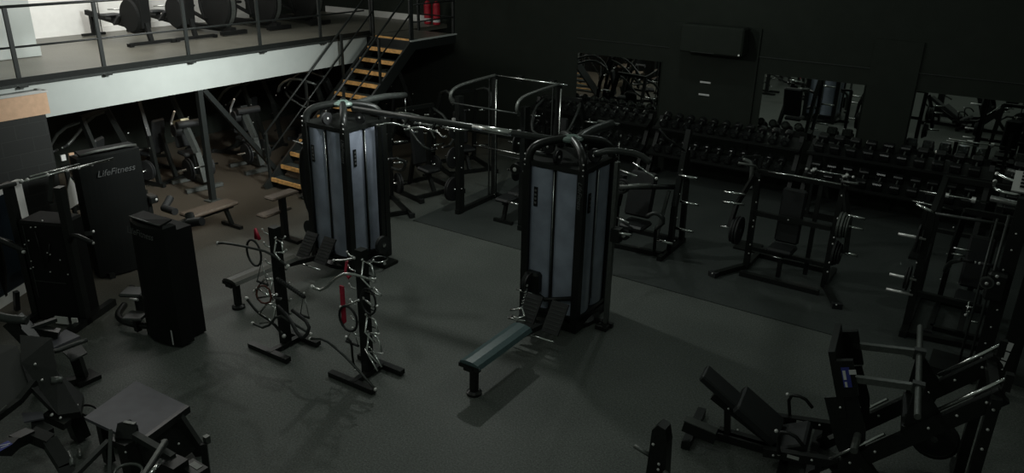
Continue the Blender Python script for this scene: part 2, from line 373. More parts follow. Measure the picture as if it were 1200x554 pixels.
#GYM
# ------------------------------------------------------------------ multi gym towers
VGR = mat('grey_bench_vinyl', (.075, .078, .068), .42, 0, .15, 30, .1)
def row_bench(x, yn, label, vin=VBL):
    t = thing('low_row_bench', (x, yn+.5, 0), label, 'bench'); y1 = yn+1.12
    m = M(vin)
    prof = [(-.15, .0), (-.12, .045), (-.05, .065), (.05, .065), (.12, .045), (.15, 0)]
    pts = [(x+a, yn, .405+b) for a, b in prof]; m.prism(pts, (0, 1.1, .0)); part('seat', m, t)
    m = M(BLK).box((x, yn+.55, .38), (.12, 1.15, .05)).box((x, yn+.015, .40), (.28, .05, .05)); m.bar((x, y1-.1, .33), (x, y1+.75, .2), .07, .07); part('frame', m, t)
    part('leg', M(BLK).box((x, yn+.1, .19), (.075, .075, .38)), t)
    part('foot', M(BLK).lathe((x, yn+.1, 0), (0, 0, 1), [(.09, 0), (.09, .03), (.06, .05)], 16), t)
    R = Matrix.Rotation(math.radians(52), 3, 'X')
    for s in (-1, 1):
        m = M(RUB).box((x+s*.19, y1+.46, .40), (.24, .42, .025), R=R).use(GRY)
        for k in range(7): m.box(V((x+s*.19, y1+.46, .40))+R @ V((0, -.15+k*.05, .016)), (.20, .012, .006), R=R)
        part('footplate', m, t)
    part('crossbar', M(CHR).tube([(x-.32, y1+.22, .20), (x+.32, y1+.22, .20)], .014), t)
    return t
def gym_tower(cx, cy, name):
    t = thing('cable_tower', (cx, cy, 0), name, 'cable machine', 'four-sided cable towers'); h = .36
    for sx in (-1, 1):
        for sy in (-1, 1):
            part('post', M(BLK).box((cx+sx*(h+.035), cy+sy*(h+.035), 1.12), (.10, .10, 2.22)), t)
    part('plinth', M(BLK).lathe((cx, cy, 0), (0, 0, 1), [(.50, 0), (.50, .06), (.44, .10), (.44, .16)], 4*6).box((cx, cy, .07), (2*h+.16, 2*h+.16, .13)), t)
    part('top_frame', M(BLK).box((cx, cy, 2.21), (2*h+.14, 2*h+.14, .06)), t)
    for k, (nx, ny) in enumerate(((0, -1), (1, 0), (0, 1), (-1, 0))):
        T = Matrix.Translation((cx, cy, 0)) @ Matrix.Rotation(math.atan2(ny, nx)+PI/2, 4, 'Z')   # local -y faces out
        for s in (-1, 1):
            m = M(SHR, T); w = .158
            sec = [(s*.188+w*(j/4-1), -h-.035-.035*math.sin(PI*(j/8))) for j in range(9)]
            vs = []; fs = []
            for z in (.22, 2.17):
                vs += [(a, b, z) for a, b in sec]
            for j in range(8): fs.append((j, j+1, j+10, j+9))
            vs += [(s*.188-w, -h+.03, .22), (s*.188+w, -h+.03, .22), (s*.188-w, -h+.03, 2.17), (s*.188+w, -h+.03, 2.17)]
            fs += [(18, 0, 9, 20), (8, 19, 21, 17), (19, 18, 20, 21)]
            m.add(vs, fs, [True]*8+[False]*3)
            p = part('weight_shroud', m, t)
            if s == -1:
                mm = M(SHD, T).box((s*.188-.06, -h-.072, 1.78), (.055, .012, .26)).use(TXT)
                for q in range(4): mm.box((s*.188-.06, -h-.080, 1.70+q*.055), (.03, .004, .028))
                part('label', mm, p, 'narrow black label with small grey marks')
        part('guide_cable', M(CHR, T).tube([(0, -h-.05, .35), (.0, -h-.05, 2.15)], .005).use(BLK).box((0, -h-.01, 1.2), (.05, .03, 1.9)), t)
        part('shroud_trim', M(BLK, T).box((0, -h-.03, .2), (.72, .1, .05)), t)
    # domed hub and four curved roof arms
    part('hub', M(CAP).lathe((cx, cy, 2.47), (0, 0, 1), [(.14, 0), (.15, .025), (.13, .05), (.07, .065)], 24), t)
    for sx in (-1, 1):
        for sy in (-1, 1):
            p0 = V((cx+sx*(h+.03), cy+sy*(h+.03), 2.16))
            m = M(BLK).tube([p0, p0+V((0, 0, .16)), p0+V((-sx*.06, -sy*.06, .27)), p0+V((-sx*.22, -sy*.22, .32)), (cx+sx*.05, cy+sy*.05, 2.49)], .054, smooth_path=2)
            for q in range(3): m.bolt(p0+V((sx*.03, -.045 if sy < 0 else .045, .02+q*.07)), (0, sy, 0))
            part('roof_arm', m, t)
    for k, (nx, ny) in enumerate(((0, -1), (1, 0), (0, 1), (-1, 0))):
        c = V((cx+nx*(h-.02), cy+ny*(h-.02), 2.33)); ax = V((-ny, nx, 0))
        part('pulley', M(RUB).lathe(c-ax*.02, ax, [(.09, 0), (.075, .02), (.09, .04)], 20).bolt(c+ax*.02, ax, .018).bolt(c-ax*.02, -ax, .018), t)
    for sgn in (1,):
        text('LifeFitness', t, (cx+sgn*(h+.03), cy-h-.088, 1.92), (0, 0, -1), (1, 0, 0), .085, TXT)
    return t
T1 = V((-8.40, 8.20, 0)); T2 = V((-4.66, 8.50, 0))
t1 = gym_tower(T1.x, T1.y, 'four-sided cable tower with blue-grey shrouds in front of the staircase')
t2 = gym_tower(T2.x, T2.y, 'four-sided cable tower with blue-grey shrouds, right of the two, mid-floor')
# crossover beam between towers
t = thing('crossover_beam', ((T1.x+T2.x)/2, 8.35, 0), 'long black overhead beam joining the two cable towers, with chin-up handles', 'beam')
a = V((T1.x+.2, T1.y, 2.44)); b = V((T2.x-.2, T2.y, 2.44)); d = b-a
part('beam', M(GRY).tube([a, b], .045).use(CHR).tube([a+d*.62, a+d*.80], .047), t)
for k, u in enumerate((.30, .44)):
    c = a+d*u
    for s in (-1, 1):
        q = c+V((0, s*.12, -.10))
        m = M(CHR).tube([q+V((-.25, s*.28, .02)), q+V((-.12, s*.15, .06)), q, q+V((.12, 0, 0)), q+V((.3, s*.12, -.03)), q+V((.42, s*.2, .02))], .014, smooth_path=1)
        m.use(SHN).ball(q, .022).ball(q+V((.1, 0, 0)), .022); m.use(BLK).bar(q, c, .03)
        part('chin_up_handle', m, t, 'curved chrome chin-up handle')
# outrigger arms
def outrigger(tc, pts, r, name, label, extra=None, cat='cable arm'):
    t = thing(name, (pts[0][0], pts[0][1], 0), label, cat)
    m = M(GRY).tube(pts, r, smooth_path=1); part('arm', m, t)
    if extra: extra(t)
    return t
def ex_a(t):
    part('head_plate', M(MID).box((-4.86, 9.93, 2.40), (.34, .06, .02)), t)
    m = M(RUB).lathe((-4.70, 9.92, 2.24), (1, 0, 0), [(.085, 0), (.07, .02), (.085, .04)], 20); m.use(BLK).bar((-4.7, 9.92, 2.4), (-4.7, 9.92, 2.1), .03); m.bolt((-4.65, 9.92, 2.24), (1, 0, 0), .02)
    m.use(CHR).tube([(-4.68, 9.95, 2.18), (-4.66, 9.95, 1.75)], .006); part('pulley', m, t)
outrigger(T2, [(-4.66, 8.6, 2.44), (-4.72, 9.1, 2.46), (-4.82, 9.95, 2.38)], .065, 'overhead_pulley', 'thick overhead arm reaching back from the middle cable tower', ex_a)
def ex_b(t):
    part('column', M(MID).box((-4.0, 8.5, 1.15), (.05, .07, 2.3)), t, 'tall grey adjustment column')
    m = M(BLK).box((-4.0, 8.44, .03), (.16, .2, .05)).bar((-4.3, 8.5, .04), (-3.9, 8.5, .04), .06, .06); part('base', m, t)
    m = M(RUB).lathe((-3.84, 8.5, 1.36), (0, 1, 0), [(.07, 0), (.055, .02), (.07, .04)], 20).use(CHR).tube([(-4.0, 8.42, 1.4), (-3.7, 8.42, 1.42)], .018).use(BLK).box((-3.92, 8.46, 1.36), (.12, .12, .18)); m.bolt((-3.84, 8.49, 1.36), (0, -1, 0), .03); part('carriage', m, t)
    m = M(CHR).tube([(-3.9, 8.75, 2.25), (-3.55, 8.70, 2.12)], .012).use(SHN).ball((-3.55, 8.70, 2.12), .02); part('handle_bar', m, t)
outrigger(T2, [(-4.3, 8.45, 2.36), (-4.1, 8.5, 2.44), (-3.8, 8.68, 2.40), (-3.65, 8.72, 2.3)], .04, 'adjustable_pulley', 'adjustable pulley column on the open side of the middle tower', ex_b, 'pulley station')
def ex_c(t):
    part('column', M(BLK).box((-5.30, 8.5, 1.1), (.07, .07, 2.2)), t)
    m = M(BLK).lathe((-5.42, 8.35, 1.98), (0, 1, 0), [(.075, 0), (.06, .02), (.075, .04)], 20); m.bolt((-5.42, 8.35, 1.98), (0, -1, 0), .03); m.bolt((-5.33, 8.44, 1.95), (0, -1, 0), .02); part('pulley', m, t)
outrigger(T2, [(-5.05, 8.5, 2.22), (-5.32, 8.5, 2.22)], .03, 'side_pulley_column', 'black pulley column on the staircase side of the middle tower', ex_c, 'pulley station')
def ex_d(t):
    m = M(CHR).tube([(-8.44, 9.65, 2.35), (-8.42, 9.62, 2.10)], .005); part('cable', m, t)
outrigger(T1, [(-8.4, 8.3, 2.44), (-8.42, 9.0, 2.46), (-8.44, 9.65, 2.38)], .05, 'overhead_pulley', 'overhead arm reaching from the rear of the tower by the staircase', ex_d)
m = M(CHR).tube([(-8.95, 9.45, 1.75), (-8.75, 9.55, 2.05), (-8.42, 9.62, 2.1), (-8.1, 9.7, 2.05), (-7.95, 9.8, 1.7)], .016, smooth_path=1)
solo('pulldown_bar', m, (-8.42, 9.62, 1.7), 'wide chrome pulldown bar hanging behind the tower by the staircase', 'bar')
def ex_e(t):
    m = M(BLK).tube([(-9.15, 8.12, 1.72), (-9.3, 8.12, 1.6), (-9.33, 8.12, 1.0), (-9.15, 8.1, .55), (-8.9, 8.1, .42)], .05, smooth_path=2); part('curved_upright', m, t)
    part('handle', M(CHR).tube([(-9.45, 8.1, 1.77), (-9.1, 8.1, 1.75), (-8.85, 8.1, 1.72)], .014), t)
    part('pulley', M(RUB).lathe((-9.02, 7.9, .45), (0, 1, 0), [(.13, 0), (.11, .03), (.13, .06)], 20), t)
outrigger(T1, [(-8.75, 8.1, 1.72), (-9.1, 8.12, 1.74)], .03, 'curved_pulley_arm', 'curved black pulley arm on the staircase side of the tower', ex_e)
# T1 low side pulley at the open side
t = thing('low_pulley_station', (-7.95, 8.45, 0), 'low pulley with round wheel at the base of the tower near the staircase', 'pulley station')
m = M(BLK).box((-7.86, 8.35, 1.1), (.06, .08, 2.2)); part('column', m, t)
m = M(RUB).lathe((-7.76, 8.2, .38), (1, 0, 0), [(.14, 0), (.12, .03), (.14, .06)], 24); m.bolt((-7.70, 8.2, .38), (1, 0, 0), .035, CHR); m.use(CHR).tube([(-7.74+.12*math.cos(q), 8.12+.12*math.sin(q), .16) for q in [k*PI/8 for k in range(16)]], .012, closed=True); part('wheel', m, t)
part('foot', M(BLK).box((-7.8, 8.3, .03), (.3, .3, .05)).bolt((-7.66, 8.15, .1), (1, -1, 0), .025), t)
# lat seat left of T1
t = thing('pulldown_station', (-9.9, 8.1, 0), 'pulldown seat with two flat pads on a black post beside the staircase', 'seat')
part('post', M(BLK).box((-9.85, 8.1, .38), (.09, .09, .76)).box((-9.75, 8.1, .03), (.5, .12, .05)), t)
part('thigh_pad', M(VBR).pad((-9.85, 8.1, .79), (.24, .56, .05), r=.02), t); part('seat', M(VBR).pad((-9.95, 8.0, .50), (.22, .60, .05), r=.02), t)
row_bench(-8.42, 5.90, 'grey low row bench in front of the tower by the staircase', VGR)
row_bench(-4.49, 6.06, 'slate blue low row bench in front of the middle cable tower')
t = thing('low_row_pulley', (-4.7, 8.0, 0), 'low black pulley head above the foot plates of the middle tower', 'pulley')
m = M(RUB).lathe((-4.93, 7.93, .62), (1, 0, 0), [(.14, 0), (.12, .035), (.14, .07)], 24); m.use(BLK).box((-4.88, 8.02, .6), (.22, .14, .3), bev=.03); m.bolt((-4.86, 7.84, .62), (1, 0, 0), .02); m.use(CHR).tube([(-5.05, 7.88, .50), (-4.8, 7.88, .50)], .014); part('pulley_head', m, t)
part('cross_brace', M(BLK).tube([(-4.95, 8.02, .5), (-4.66, 7.97, .42), (-4.3, 8.07, .5)], .03), t)
t = thing('row_handle', (-4.7, 7.6, .3), 'chrome close-grip row handle on a chain above the foot plates', 'handle')
m = M(CHR).tube([(-4.86, 7.45, .42), (-4.72, 7.52, .46), (-4.64, 7.45, .40), (-4.7, 7.38, .38), (-4.80, 7.40, .38)], .016).tube([(-4.6, 7.42, .35), (-4.84, 7.38, .35)], .018); part('grip', m, t)
m = M(CHR)
for k in range(7): m.tube([V((-4.74-.02*k, 7.54+.05*k, .47+.018*k))+V((.014*math.cos(q), .02*math.sin(q), .006*(k % 2))) for q in [j*PI/4 for j in range(8)]], .004, n=6, closed=True)
part('chain', m, t)

# ------------------------------------------------------------------ attachment stands and hanging handles
def stand(cx, cy, label):
    t = thing('attachment_stand', (cx, cy, 0), label, 'rack', 'cable attachment stands'); T = LT(t)
    part('post', M(BLK, T).box((0, 0, .82), (.105, .105, 1.6)), t)
    for k, y in enumerate((-.27, .22)):
        m = M(BLK, T).bar((-.35, y, .035), (.35, y, .045), .08, .06)
        if k == 0: m.use(LBL).box((0, y-.037, .04), (.05, .004, .03))
        part('foot_bar', m, t)
    part('cross_bar', M(BLK, T).bar((.03, -.3, .05), (.03, .22, .05), .07, .05), t)
    for z in (1.5, 1.33, 1.1, .9, .68, .5):
        for s in (-1, 1):
            part('hook', M(CHR, T).tube([(s*.04, -.01, z), (s*.17, -.02, z+.01), (s*.2, -.02, z+.045)], .009).use(SHN).ball((s*.2, -.02, z+.045), .013), t)
    return t
S1 = (-7.07, 5.66); S2 = (-5.76, 5.76)
stand(*S1, 'black attachment stand hung with cable handles, nearer the staircase'); stand(*S2, 'black attachment stand hung with cable handles, nearer the middle tower')
def hang(name, S, fn, label, mt=CHR, cat='handle'):
    m = M(mt, Matrix.Translation((S[0], S[1], 0))); fn(m); return solo(name, m, (S[0], S[1], .0), label, cat)
def pts_tri(x, z, w, h, y=-.05): return [(x, y, z), (x-w/2, y-.02, z-h), (x+w/2, y-.02, z-h)]
def tri(x, z, w, h, r=.007, grip=True):
    def f(m):
        a, b, c = pts_tri(x, z, w, h); m.tube([b, a, c], r)
        m.use(RUB).tube([b, c], r*2.2) if grip else m.tube([b, c], r)
        m.use(SHN).ball(a, .014)
    return f
def bent(p, r=.014):
    def f(m):
        m.tube(p, r, smooth_path=1); m.use(SHN).ball(p[0], r*1.5).ball(p[-1], r*1.5)
    return f
def rope(x, z, mt=RUB):
    def f(m):
        m.tube([(x-.07, -.05, z-.42), (x-.05, -.05, z-.1), (x, -.04, z), (x+.05, -.06, z-.1), (x+.06, -.06, z-.45)], .014, smooth_path=2); m.use(RUB).ball((x-.07, -.05, z-.43), .03).ball((x+.06, -.06, z-.46), .03); m.use(SHN).ball((x, -.04, z+.01), .018)
    return f
def vbar(x, z, s=1, sc=1.0):
    def f(m):
        m.tube([(x, -.04, z), (x+s*.10*sc, -.05, z-.03), (x+s*.16*sc, -.10, z-.10*sc)], .012).tube([(x+s*.02, -.04, z), (x+s*.03, -.10, z-.13*sc), (x+s*.14*sc, -.14, z-.17*sc)], .012)
        m.tube([(x+s*.16*sc, -.10, z-.10*sc), (x+s*.03, -.10, z-.13*sc)], .010); m.use(SHN).ball((x, -.04, z), .016).ball((x+s*.16*sc, -.10, z-.1*sc), .016)
    return f
hang('pulldown_bar', S1, bent([(-.82, -.22, 1.28), (-.68, -.22, 1.32), (-.3, -.15, 1.33), (.0, -.1, 1.32), (.3, -.1, 1.22)], .016), 'long dark bent bar across the top of the stand nearer the staircase', GRY, 'bar')
hang('curl_bar', S1, bent([(-.35, -.2, .30), (-.1, -.2, .30), (.1, -.15, .55), (.35, -.15, .50), (.62, -.12, .42)], .016), 'dark cambered bar low on the stand nearer the staircase', GRY, 'bar')
hang('strap_loop', S1, lambda m: m.tube([(-.28, -.06, 1.42), (-.25, -.08, 1.55), (-.22, -.06, 1.42)], .022), 'short red strap at the top of the stand nearer the staircase', RED, 'strap')
hang('pull_rope', S1, lambda m: m.tube([(-.30+.13*math.cos(q), -.1, 1.24+.17*math.sin(q)) for q in [k*PI/8 for k in range(16)]], .014, closed=True), 'black looped rope on the upper left of the stand nearer the staircase', RUB, 'rope')
def ribbed(m):
    m.tube([(.08, -.1, 1.0), (.60, -.15, .92)], .02); m.use(GRY)
    for k in range(12): m.lathe(V((.12+.04*k, -.103-.004*k, .993-.006*k)), (1, -.08, -.15), [(.027, 0), (.027, .012)], 8)
hang('ribbed_grip', S1, ribbed, 'ribbed black straight grip sticking out of the stand nearer the staircase', RUB)
hang('stirrup_handle', S1, tri(.48, .90, .15, .30), 'black triangular stirrup handle below the ribbed grip')
hang('curl_bar', S1, bent([(-.55, -.1, .55), (-.35, -.1, .40), (-.1, -.1, .36), (.1, -.1, .22)], .018), 'short black bent bar at the bottom left of the stand nearer the staircase', BLK, 'bar')
hang('ab_strap', S1, lambda m: m.tube([(.04, -.1, .62), (.3, -.15, .55), (.5, -.2, .38), (.62, -.2, .42), (.66, -.15, .58), (.3, -.1, .64)], .022, smooth_path=1), 'broad black strap loop on the lower right of the stand nearer the staircase', RUB, 'strap')
hang('stirrup_handle', S1, tri(-.24, 1.12, .2, .28), 'chrome stirrup handle under the looped rope', CHR)
hang('v_handle', S1, vbar(-.06, .92, -1, 1.6), 'bright V-shaped handle at mid-height on the stand nearer the staircase')
hang('v_handle', S1, vbar(.05, 1.50, 1, 1.2), 'bright chrome handle topmost on the stand nearer the staircase')
hang('v_handle', S1, vbar(-.05, .58, -1, 1.7), 'thin chrome V handle above the bottom bent bar')
hang('straight_handle', S1, bent([(.04, -.05, .70), (.22, -.3, .86), (.42, -.4, 1.0)], .012), 'slim grey rod slanting out of the stand nearer the staircase', MID)
hang('straight_handle', S1, bent([(-.38, -.1, .70), (-.18, -.1, .86), (-.05, -.08, .64)], .013), 'bent chrome handle left of the post at knee height')
hang('pull_rope', S1, lambda m: m.tube([(-.36, -.1, .62), (-.3, -.1, .8), (-.1, -.1, .85), (-.05, -.1, .66), (-.2, -.12, .58)], .013, closed=True, smooth_path=1), 'red-brown cord loop at knee height on the stand nearer the staircase', mat('rust_cord', (.10, .03, .02), .6), 'rope')
hang('pulldown_bar', S2, bent([(-.62, -.2, 1.06), (-.45, -.2, 1.05), (-.2, -.15, 1.32), (.0, -.1, 1.35), (.25, -.08, 1.33)], .018), 'bright chrome wave-shaped bar at the top of the stand nearer the middle tower', CHR, 'bar')
hang('curl_bar', S2, bent([(-.62, -.3, .42), (-.38, -.3, .50), (-.1, -.3, .40), (.12, -.3, .28), (.42, -.32, .12)], .015), 'long thin dark bar slanting across the foot of the stand nearer the middle tower', GRY, 'bar')
hang('strap_loop', S2, lambda m: m.prism([(-.30, -.08, 1.12), (-.24, -.08, 1.12), (-.24, -.08, .66), (-.30, -.08, .60)], (0, .02, 0)), 'long red strap hanging on the stand nearer the middle tower', RED, 'strap')
hang('strap_loop', S2, lambda m: m.tube([(-.18, -.05, 1.45), (-.22, -.05, 1.30), (-.17, -.05, 1.24), (-.12, -.05, 1.3)], .016), 'short red strap behind the wave-shaped chrome bar', RED, 'strap')
hang('pull_rope', S2, lambda m: m.tube([(-.17+.14*math.cos(q), -.1, .74+.16*math.sin(q)) for q in [k*PI/8 for k in range(16)]], .015, closed=True), 'black round rope loop beside the long red strap', RUB, 'rope')
hang('pull_rope', S2, lambda m: m.tube([(.17+.11*math.cos(q), -.1, 1.06+.16*math.sin(q)) for q in [k*PI/8 for k in range(16)]], .012, closed=True), 'black rope loop on the right of the stand nearer the middle tower', RUB, 'rope')
hang('v_handle', S2, vbar(.05, 1.52, 1, 1.5), 'bright chrome V handle topmost on the stand nearer the middle tower')
hang('straight_handle', S2, bent([(-.36, -.08, 1.42), (-.2, -.08, 1.46), (-.05, -.06, 1.52)], .011), 'short chrome rod left of the topmost V handle')
hang('stirrup_handle', S2, tri(.22, 1.22, .24, .05, .012, False), 'flat chrome handle on the right below the wave-shaped bar')
hang('stirrup_handle', S2, tri(-.16, .60, .2, .2), 'black stirrup handle below the round rope loop')
hang('v_handle', S2, vbar(.06, .84, 1, 1.5), 'chrome V handle with pale grip at waist height')
hang('v_handle', S2, vbar(.07, .62, 1, 1.7), 'open chrome triangle handle at knee height on the right')
hang('straight_handle', S2, lambda m: m.tube([(.07, -.1, .42), (.35, -.2, .28)], .012).tube([(.10, -.06, .46), (.38, -.16, .32)], .012).tube([(.07, -.1, .42), (.10, -.06, .46)], .01), 'twin-rail chrome handle lowest on the right of the stand nearer the middle tower')
hang('straight_handle', S2, bent([(-.22, -.1, .48), (-.14, -.1, .44), (-.12, -.12, .2), (-.08, -.12, .1)], .014), 'short black hanging bar lowest on the left of the stand nearer the middle tower', BLK)
hang('straight_handle', S2, bent([(-.28, -.1, .86), (-.1, -.08, .95), (-.03, -.05, 1.0)], .012), 'chrome rod hook beside the round rope loop')
hang('curl_bar', S2, bent([(.05, -.06, 1.05), (.22, -.08, 1.0), (.30, -.1, 1.04)], .013), 'small chrome curved handle crossing the right rope loop')

#PLATES
def plate_mb(c, ax, r, th=.035, mt=RUB):
    m = M(mt); c = V(c); ax = V(ax).normalized()
    m.lathe(c, ax, [(r*.3, 0), (r*.32, .0), (r*.82, .004), (r*.86, 0), (r, .006), (r, th-.006), (r*.86, th), (r*.82, th-.004), (r*.3, th)], 28)
    m.use(CHR).lathe(c-ax*.002, ax, [(.034, 0), (.034, th+.004)], 16)
    return m
_lab = set()
def plates(c, ax, rs, where, group=None, mt=RUB, gap=.004):
    c = V(c); ax = V(ax).normalized(); o = 0
    for i, r in enumerate(rs):
        th = .04 if r > .18 else .03
        n = ['innermost', 'second', 'third', 'fourth', 'fifth'][i] if len(rs) > 1 else 'single'
        if len(rs) == 2: n = ['inner', 'outer'][i]
        m = plate_mb(c+ax*o, ax, r, th, mt); solo('weight_plate', m, c+ax*o, '%s black weight plate on %s' % (n, where), 'weight plate', group or 'weight plates on the machines'); o += th+gap

# ------------------------------------------------------------------ rig (smith machine with pull-up arcs) behind the towers
t = thing('smith_machine', (-7.6, 11.4, 0), 'tall black smith rack with curved pull-up top behind the two cable towers', 'rack')
for x in (-8.24, -6.86):
    part('front_upright', M(BLK).box((x, 10.85, 1.1), (.10, .14, 2.2)), t)
    m = M(BLK).box((x, 11.95, 1.2), (.08, .08, 2.4)); part('rear_upright', m, t)
    part('guide_rod', M(CHR).tube([(x+.1, 11.85, .08), (x+.1, 11.85, 2.36)], .014), t)
    m = M(BLK).bar((x, 10.75, .05), (x, 12.05, .05), .08, .09); m.bolt((x+.05, 11.9, .1), (1, -1, 0)); part('base_rail', m, t)
    m = M(MID).tube([(x-.02, 10.7, 2.08), (x-.02, 10.6, 2.2), (x-.02, 10.7, 2.36), (x, 11.2, 2.40), (x, 11.95, 2.41)], .03, smooth_path=2); part('top_arc', m, t)
    m = M(BLK)
    for z in (.5, .9, 1.3, 1.7): m.bolt((x+.05, 10.84, z), (1, -1, 0), .012)
    for z in (.45, 1.05, 1.55): m.use(CHR).tube([(x-.32, 10.85, z), (x-.05, 10.85, z)], .022)
    part('weight_peg', m, t)
    part('bar_hook', M(SHN).box((x-.05, 10.75, 1.78), (.05, .05, .07)), t)
    part('slot_strip', M(GRY).box((x-.1, 11.92, 1.2), (.02, .03, 2.3)), t)
part('cross_rail', M(CHR).tube([(-8.24, 11.95, 2.41), (-6.7, 11.95, 2.41)], .018), t)
part('cross_rail', M(GRY).tube([(-8.24, 10.62, 2.12), (-6.86, 10.62, 2.12)], .015), t)
part('cross_rail', M(GRY).tube([(-8.24, 11.95, .9), (-6.86, 11.95, .9)], .02), t)
part('rear_base', M(BLK).bar((-8.24, 12.0, .05), (-6.86, 12.0, .05), .08), t)
m = M(BLK)
for q in (-7.9, -7.2): m.box((q, 12.3, 2.35), (.12, .1, .1)).bolt((q, 12.24, 2.36), (0, -1, 0), .015)
part('top_pulley', m, t)
tb = thing('barbell', (-7.5, 11.5, 1.05), 'chrome barbell resting across the smith rack behind the towers', 'barbell')
part('shaft', M(CHR).tube([(-8.55, 11.7, 1.08), (-6.4, 11.7, 1.08)], .015), tb)
plates((-6.62, 11.7, 1.08), (1, 0, 0), (.16,), 'the barbell of the smith rack', 'plates on the smith rack')
for z, rs in ((.45, (.225, .225)), (1.05, (.20, .16)), (1.55, (.14,))):
    plates((-8.36, 10.85, z), (-1, 0, 0), rs, 'the %s peg of the smith rack' % {.45: 'lowest', 1.05: 'middle', 1.55: 'top'}[z], 'plates on the smith rack')
plates((-6.98, 10.85, 1.55), (-1, 0, 0), (.17,), 'the top peg of the smith rack\'s far upright', 'plates on the smith rack')
plates((-6.98, 10.85, 1.05), (-1, 0, 0), (.17,), 'the middle peg of the smith rack\'s far upright', 'plates on the smith rack')
# bench in the rig
t = thing('training_bench', (-7.3, 11.5, 0), 'small black adjustable bench inside the smith rack', 'bench')
part('seat', M(VIN).pad((-7.3, 11.0, .45), (.3, .38, .07)), t); part('backrest', M(VIN).pad((-7.3, 11.6, .52), (.3, .8, .07), R=Matrix.Rotation(.15, 3, 'X')), t)
part('frame', M(BLK).bar((-7.3, 10.9, .38), (-7.3, 11.9, .38), .06).bar((-7.3, 11.0, .38), (-7.3, 10.9, .05), .06).bar((-7.3, 11.8, .38), (-7.3, 11.9, .05), .06).bar((-7.55, 11.9, .04), (-7.05, 11.9, .04), .06).bar((-7.5, 10.9, .04), (-7.1, 10.9, .04), .06), t)

# ------------------------------------------------------------------ generic plate-loaded machines
def lever_machine(loc, rz, label, group=None, short=None, h=1.7, w=1.1, seat=VIN, peg=2, load=(.2,), style=0, frame=BLK, cat='weight machine', arm=MID, loads=True):
    t = thing('lever_machine', loc, label, cat, group, rz); T = LT(t); W = w/2
    m = M(frame, T)
    m.bar((-W, -.55, .04), (-W, .75, .04), .07).bar((W, -.55, .04), (W, .75, .04), .07).bar((-W, .6, .04), (W, .6, .04), .07).bar((-W, -.35, .04), (W, -.35, .04), .07)
    for s in (-1, 1):
        m.use(RUB).box((s*W, -.57, .04), (.1, .06, .09)).use(frame)
    part('base_frame', m, t)
    for s in (-1, 1):
        m = M(frame, T).bars([(s*W, .62, .05), (s*W*.95, .5, h*.6), (s*W*.8, .28, h)], .07, .09)
        for z in (.4, .8, 1.2): m.bolt((s*W*1.0+s*.035, .55, z), (s, -.5, 0))
        part('upright', m, t)
    part('top_bar', M(frame, T).bar((-W*.85, .28, h), (W*.85, .28, h), .07), t)
    m = M(frame, T).bar((0, .55, .05), (0, .30, .95), .07).bar((0, -.3, .05), (0, -.1, .42), .07).bar((0, -.1, .42), (0, .4, .5), .06); part('seat_frame', m, t)
    part('seat', M(seat, T).pad((0, -.12, .48), (.32, .40, .08)), t)
    part('backrest', M(seat, T).pad((0, .22, .88), (.32, .08, .72), R=Matrix.Rotation(-.15, 3, 'X')), t)
    for s in (-1, 1):
        if style == 0:
            P = [(s*W*.8, .3, h-.05), (s*W*.95, -.1, h-.2), (s*W*.8, -.45, 1.1), (s*W*.45, -.5, 1.0)]
        elif style == 1:
            P = [(s*W*.9, .35, .7), (s*W, -.1, .75), (s*W*.9, -.5, 1.05), (s*W*.5, -.55, 1.15)]
        else:
            P = [(s*W*.8, .3, h), (s*W*.9, -.2, h+.15), (s*W*.9, -.5, h), (s*W*.6, -.62, h-.2)]
        m = M(arm, T).tube(P, .028, smooth_path=1).use(RUB).tube([V(P[-1])+V((-s*.0, 0, 0)), V(P[-1])+V((-s*.14, 0, 0))], .022).use(SHN).ball(V(P[-1])+V((-s*.15, 0, 0)), .018)
        a = part('lever_arm', m, t)
        for k in range(peg):
            z = .35+k*.42
            m = M(CHR, T).tube([(s*W, .45-k*.05, z), (s*(W+.28), .45-k*.05, z)], .022); part('weight_peg', m, t)
            if loads and k < len(load):
                R3 = T.to_3x3()
                plates(T @ V((s*(W+.06), .45-k*.05, z)), R3 @ V((s, 0, 0)), (load[k],)*(1+(k == 0)), 'the %s peg, %s' % ('left-side' if s < 0 else 'right-side', short or label), group)
    return t
#EQUIP
SHORT = {'dark machine deep under the mezzanine, nearest the block wall': 'dark machine nearest the block wall', 'dark lever machine behind the cream-headed machine': 'machine behind the cream-headed one', 'dark lever machine under the mezzanine left of the brace foot': 'machine left of the brace foot', 'dark lever machine directly beside the staircase foot': 'machine beside the staircase foot', 'dark machine furthest back under the mezzanine': 'machine furthest back', 'dark lever machine under the stair landing': 'machine under the stair landing', 'black lever machine right behind the tower by the staircase': 'machine right behind the staircase-side tower', 'black lever machine between the staircase and the smith rack': 'machine between staircase and smith rack', 'black lever machine in the dark beyond the smith rack': '', 'black lever machine in front of the mirror nearest the staircase': ''}
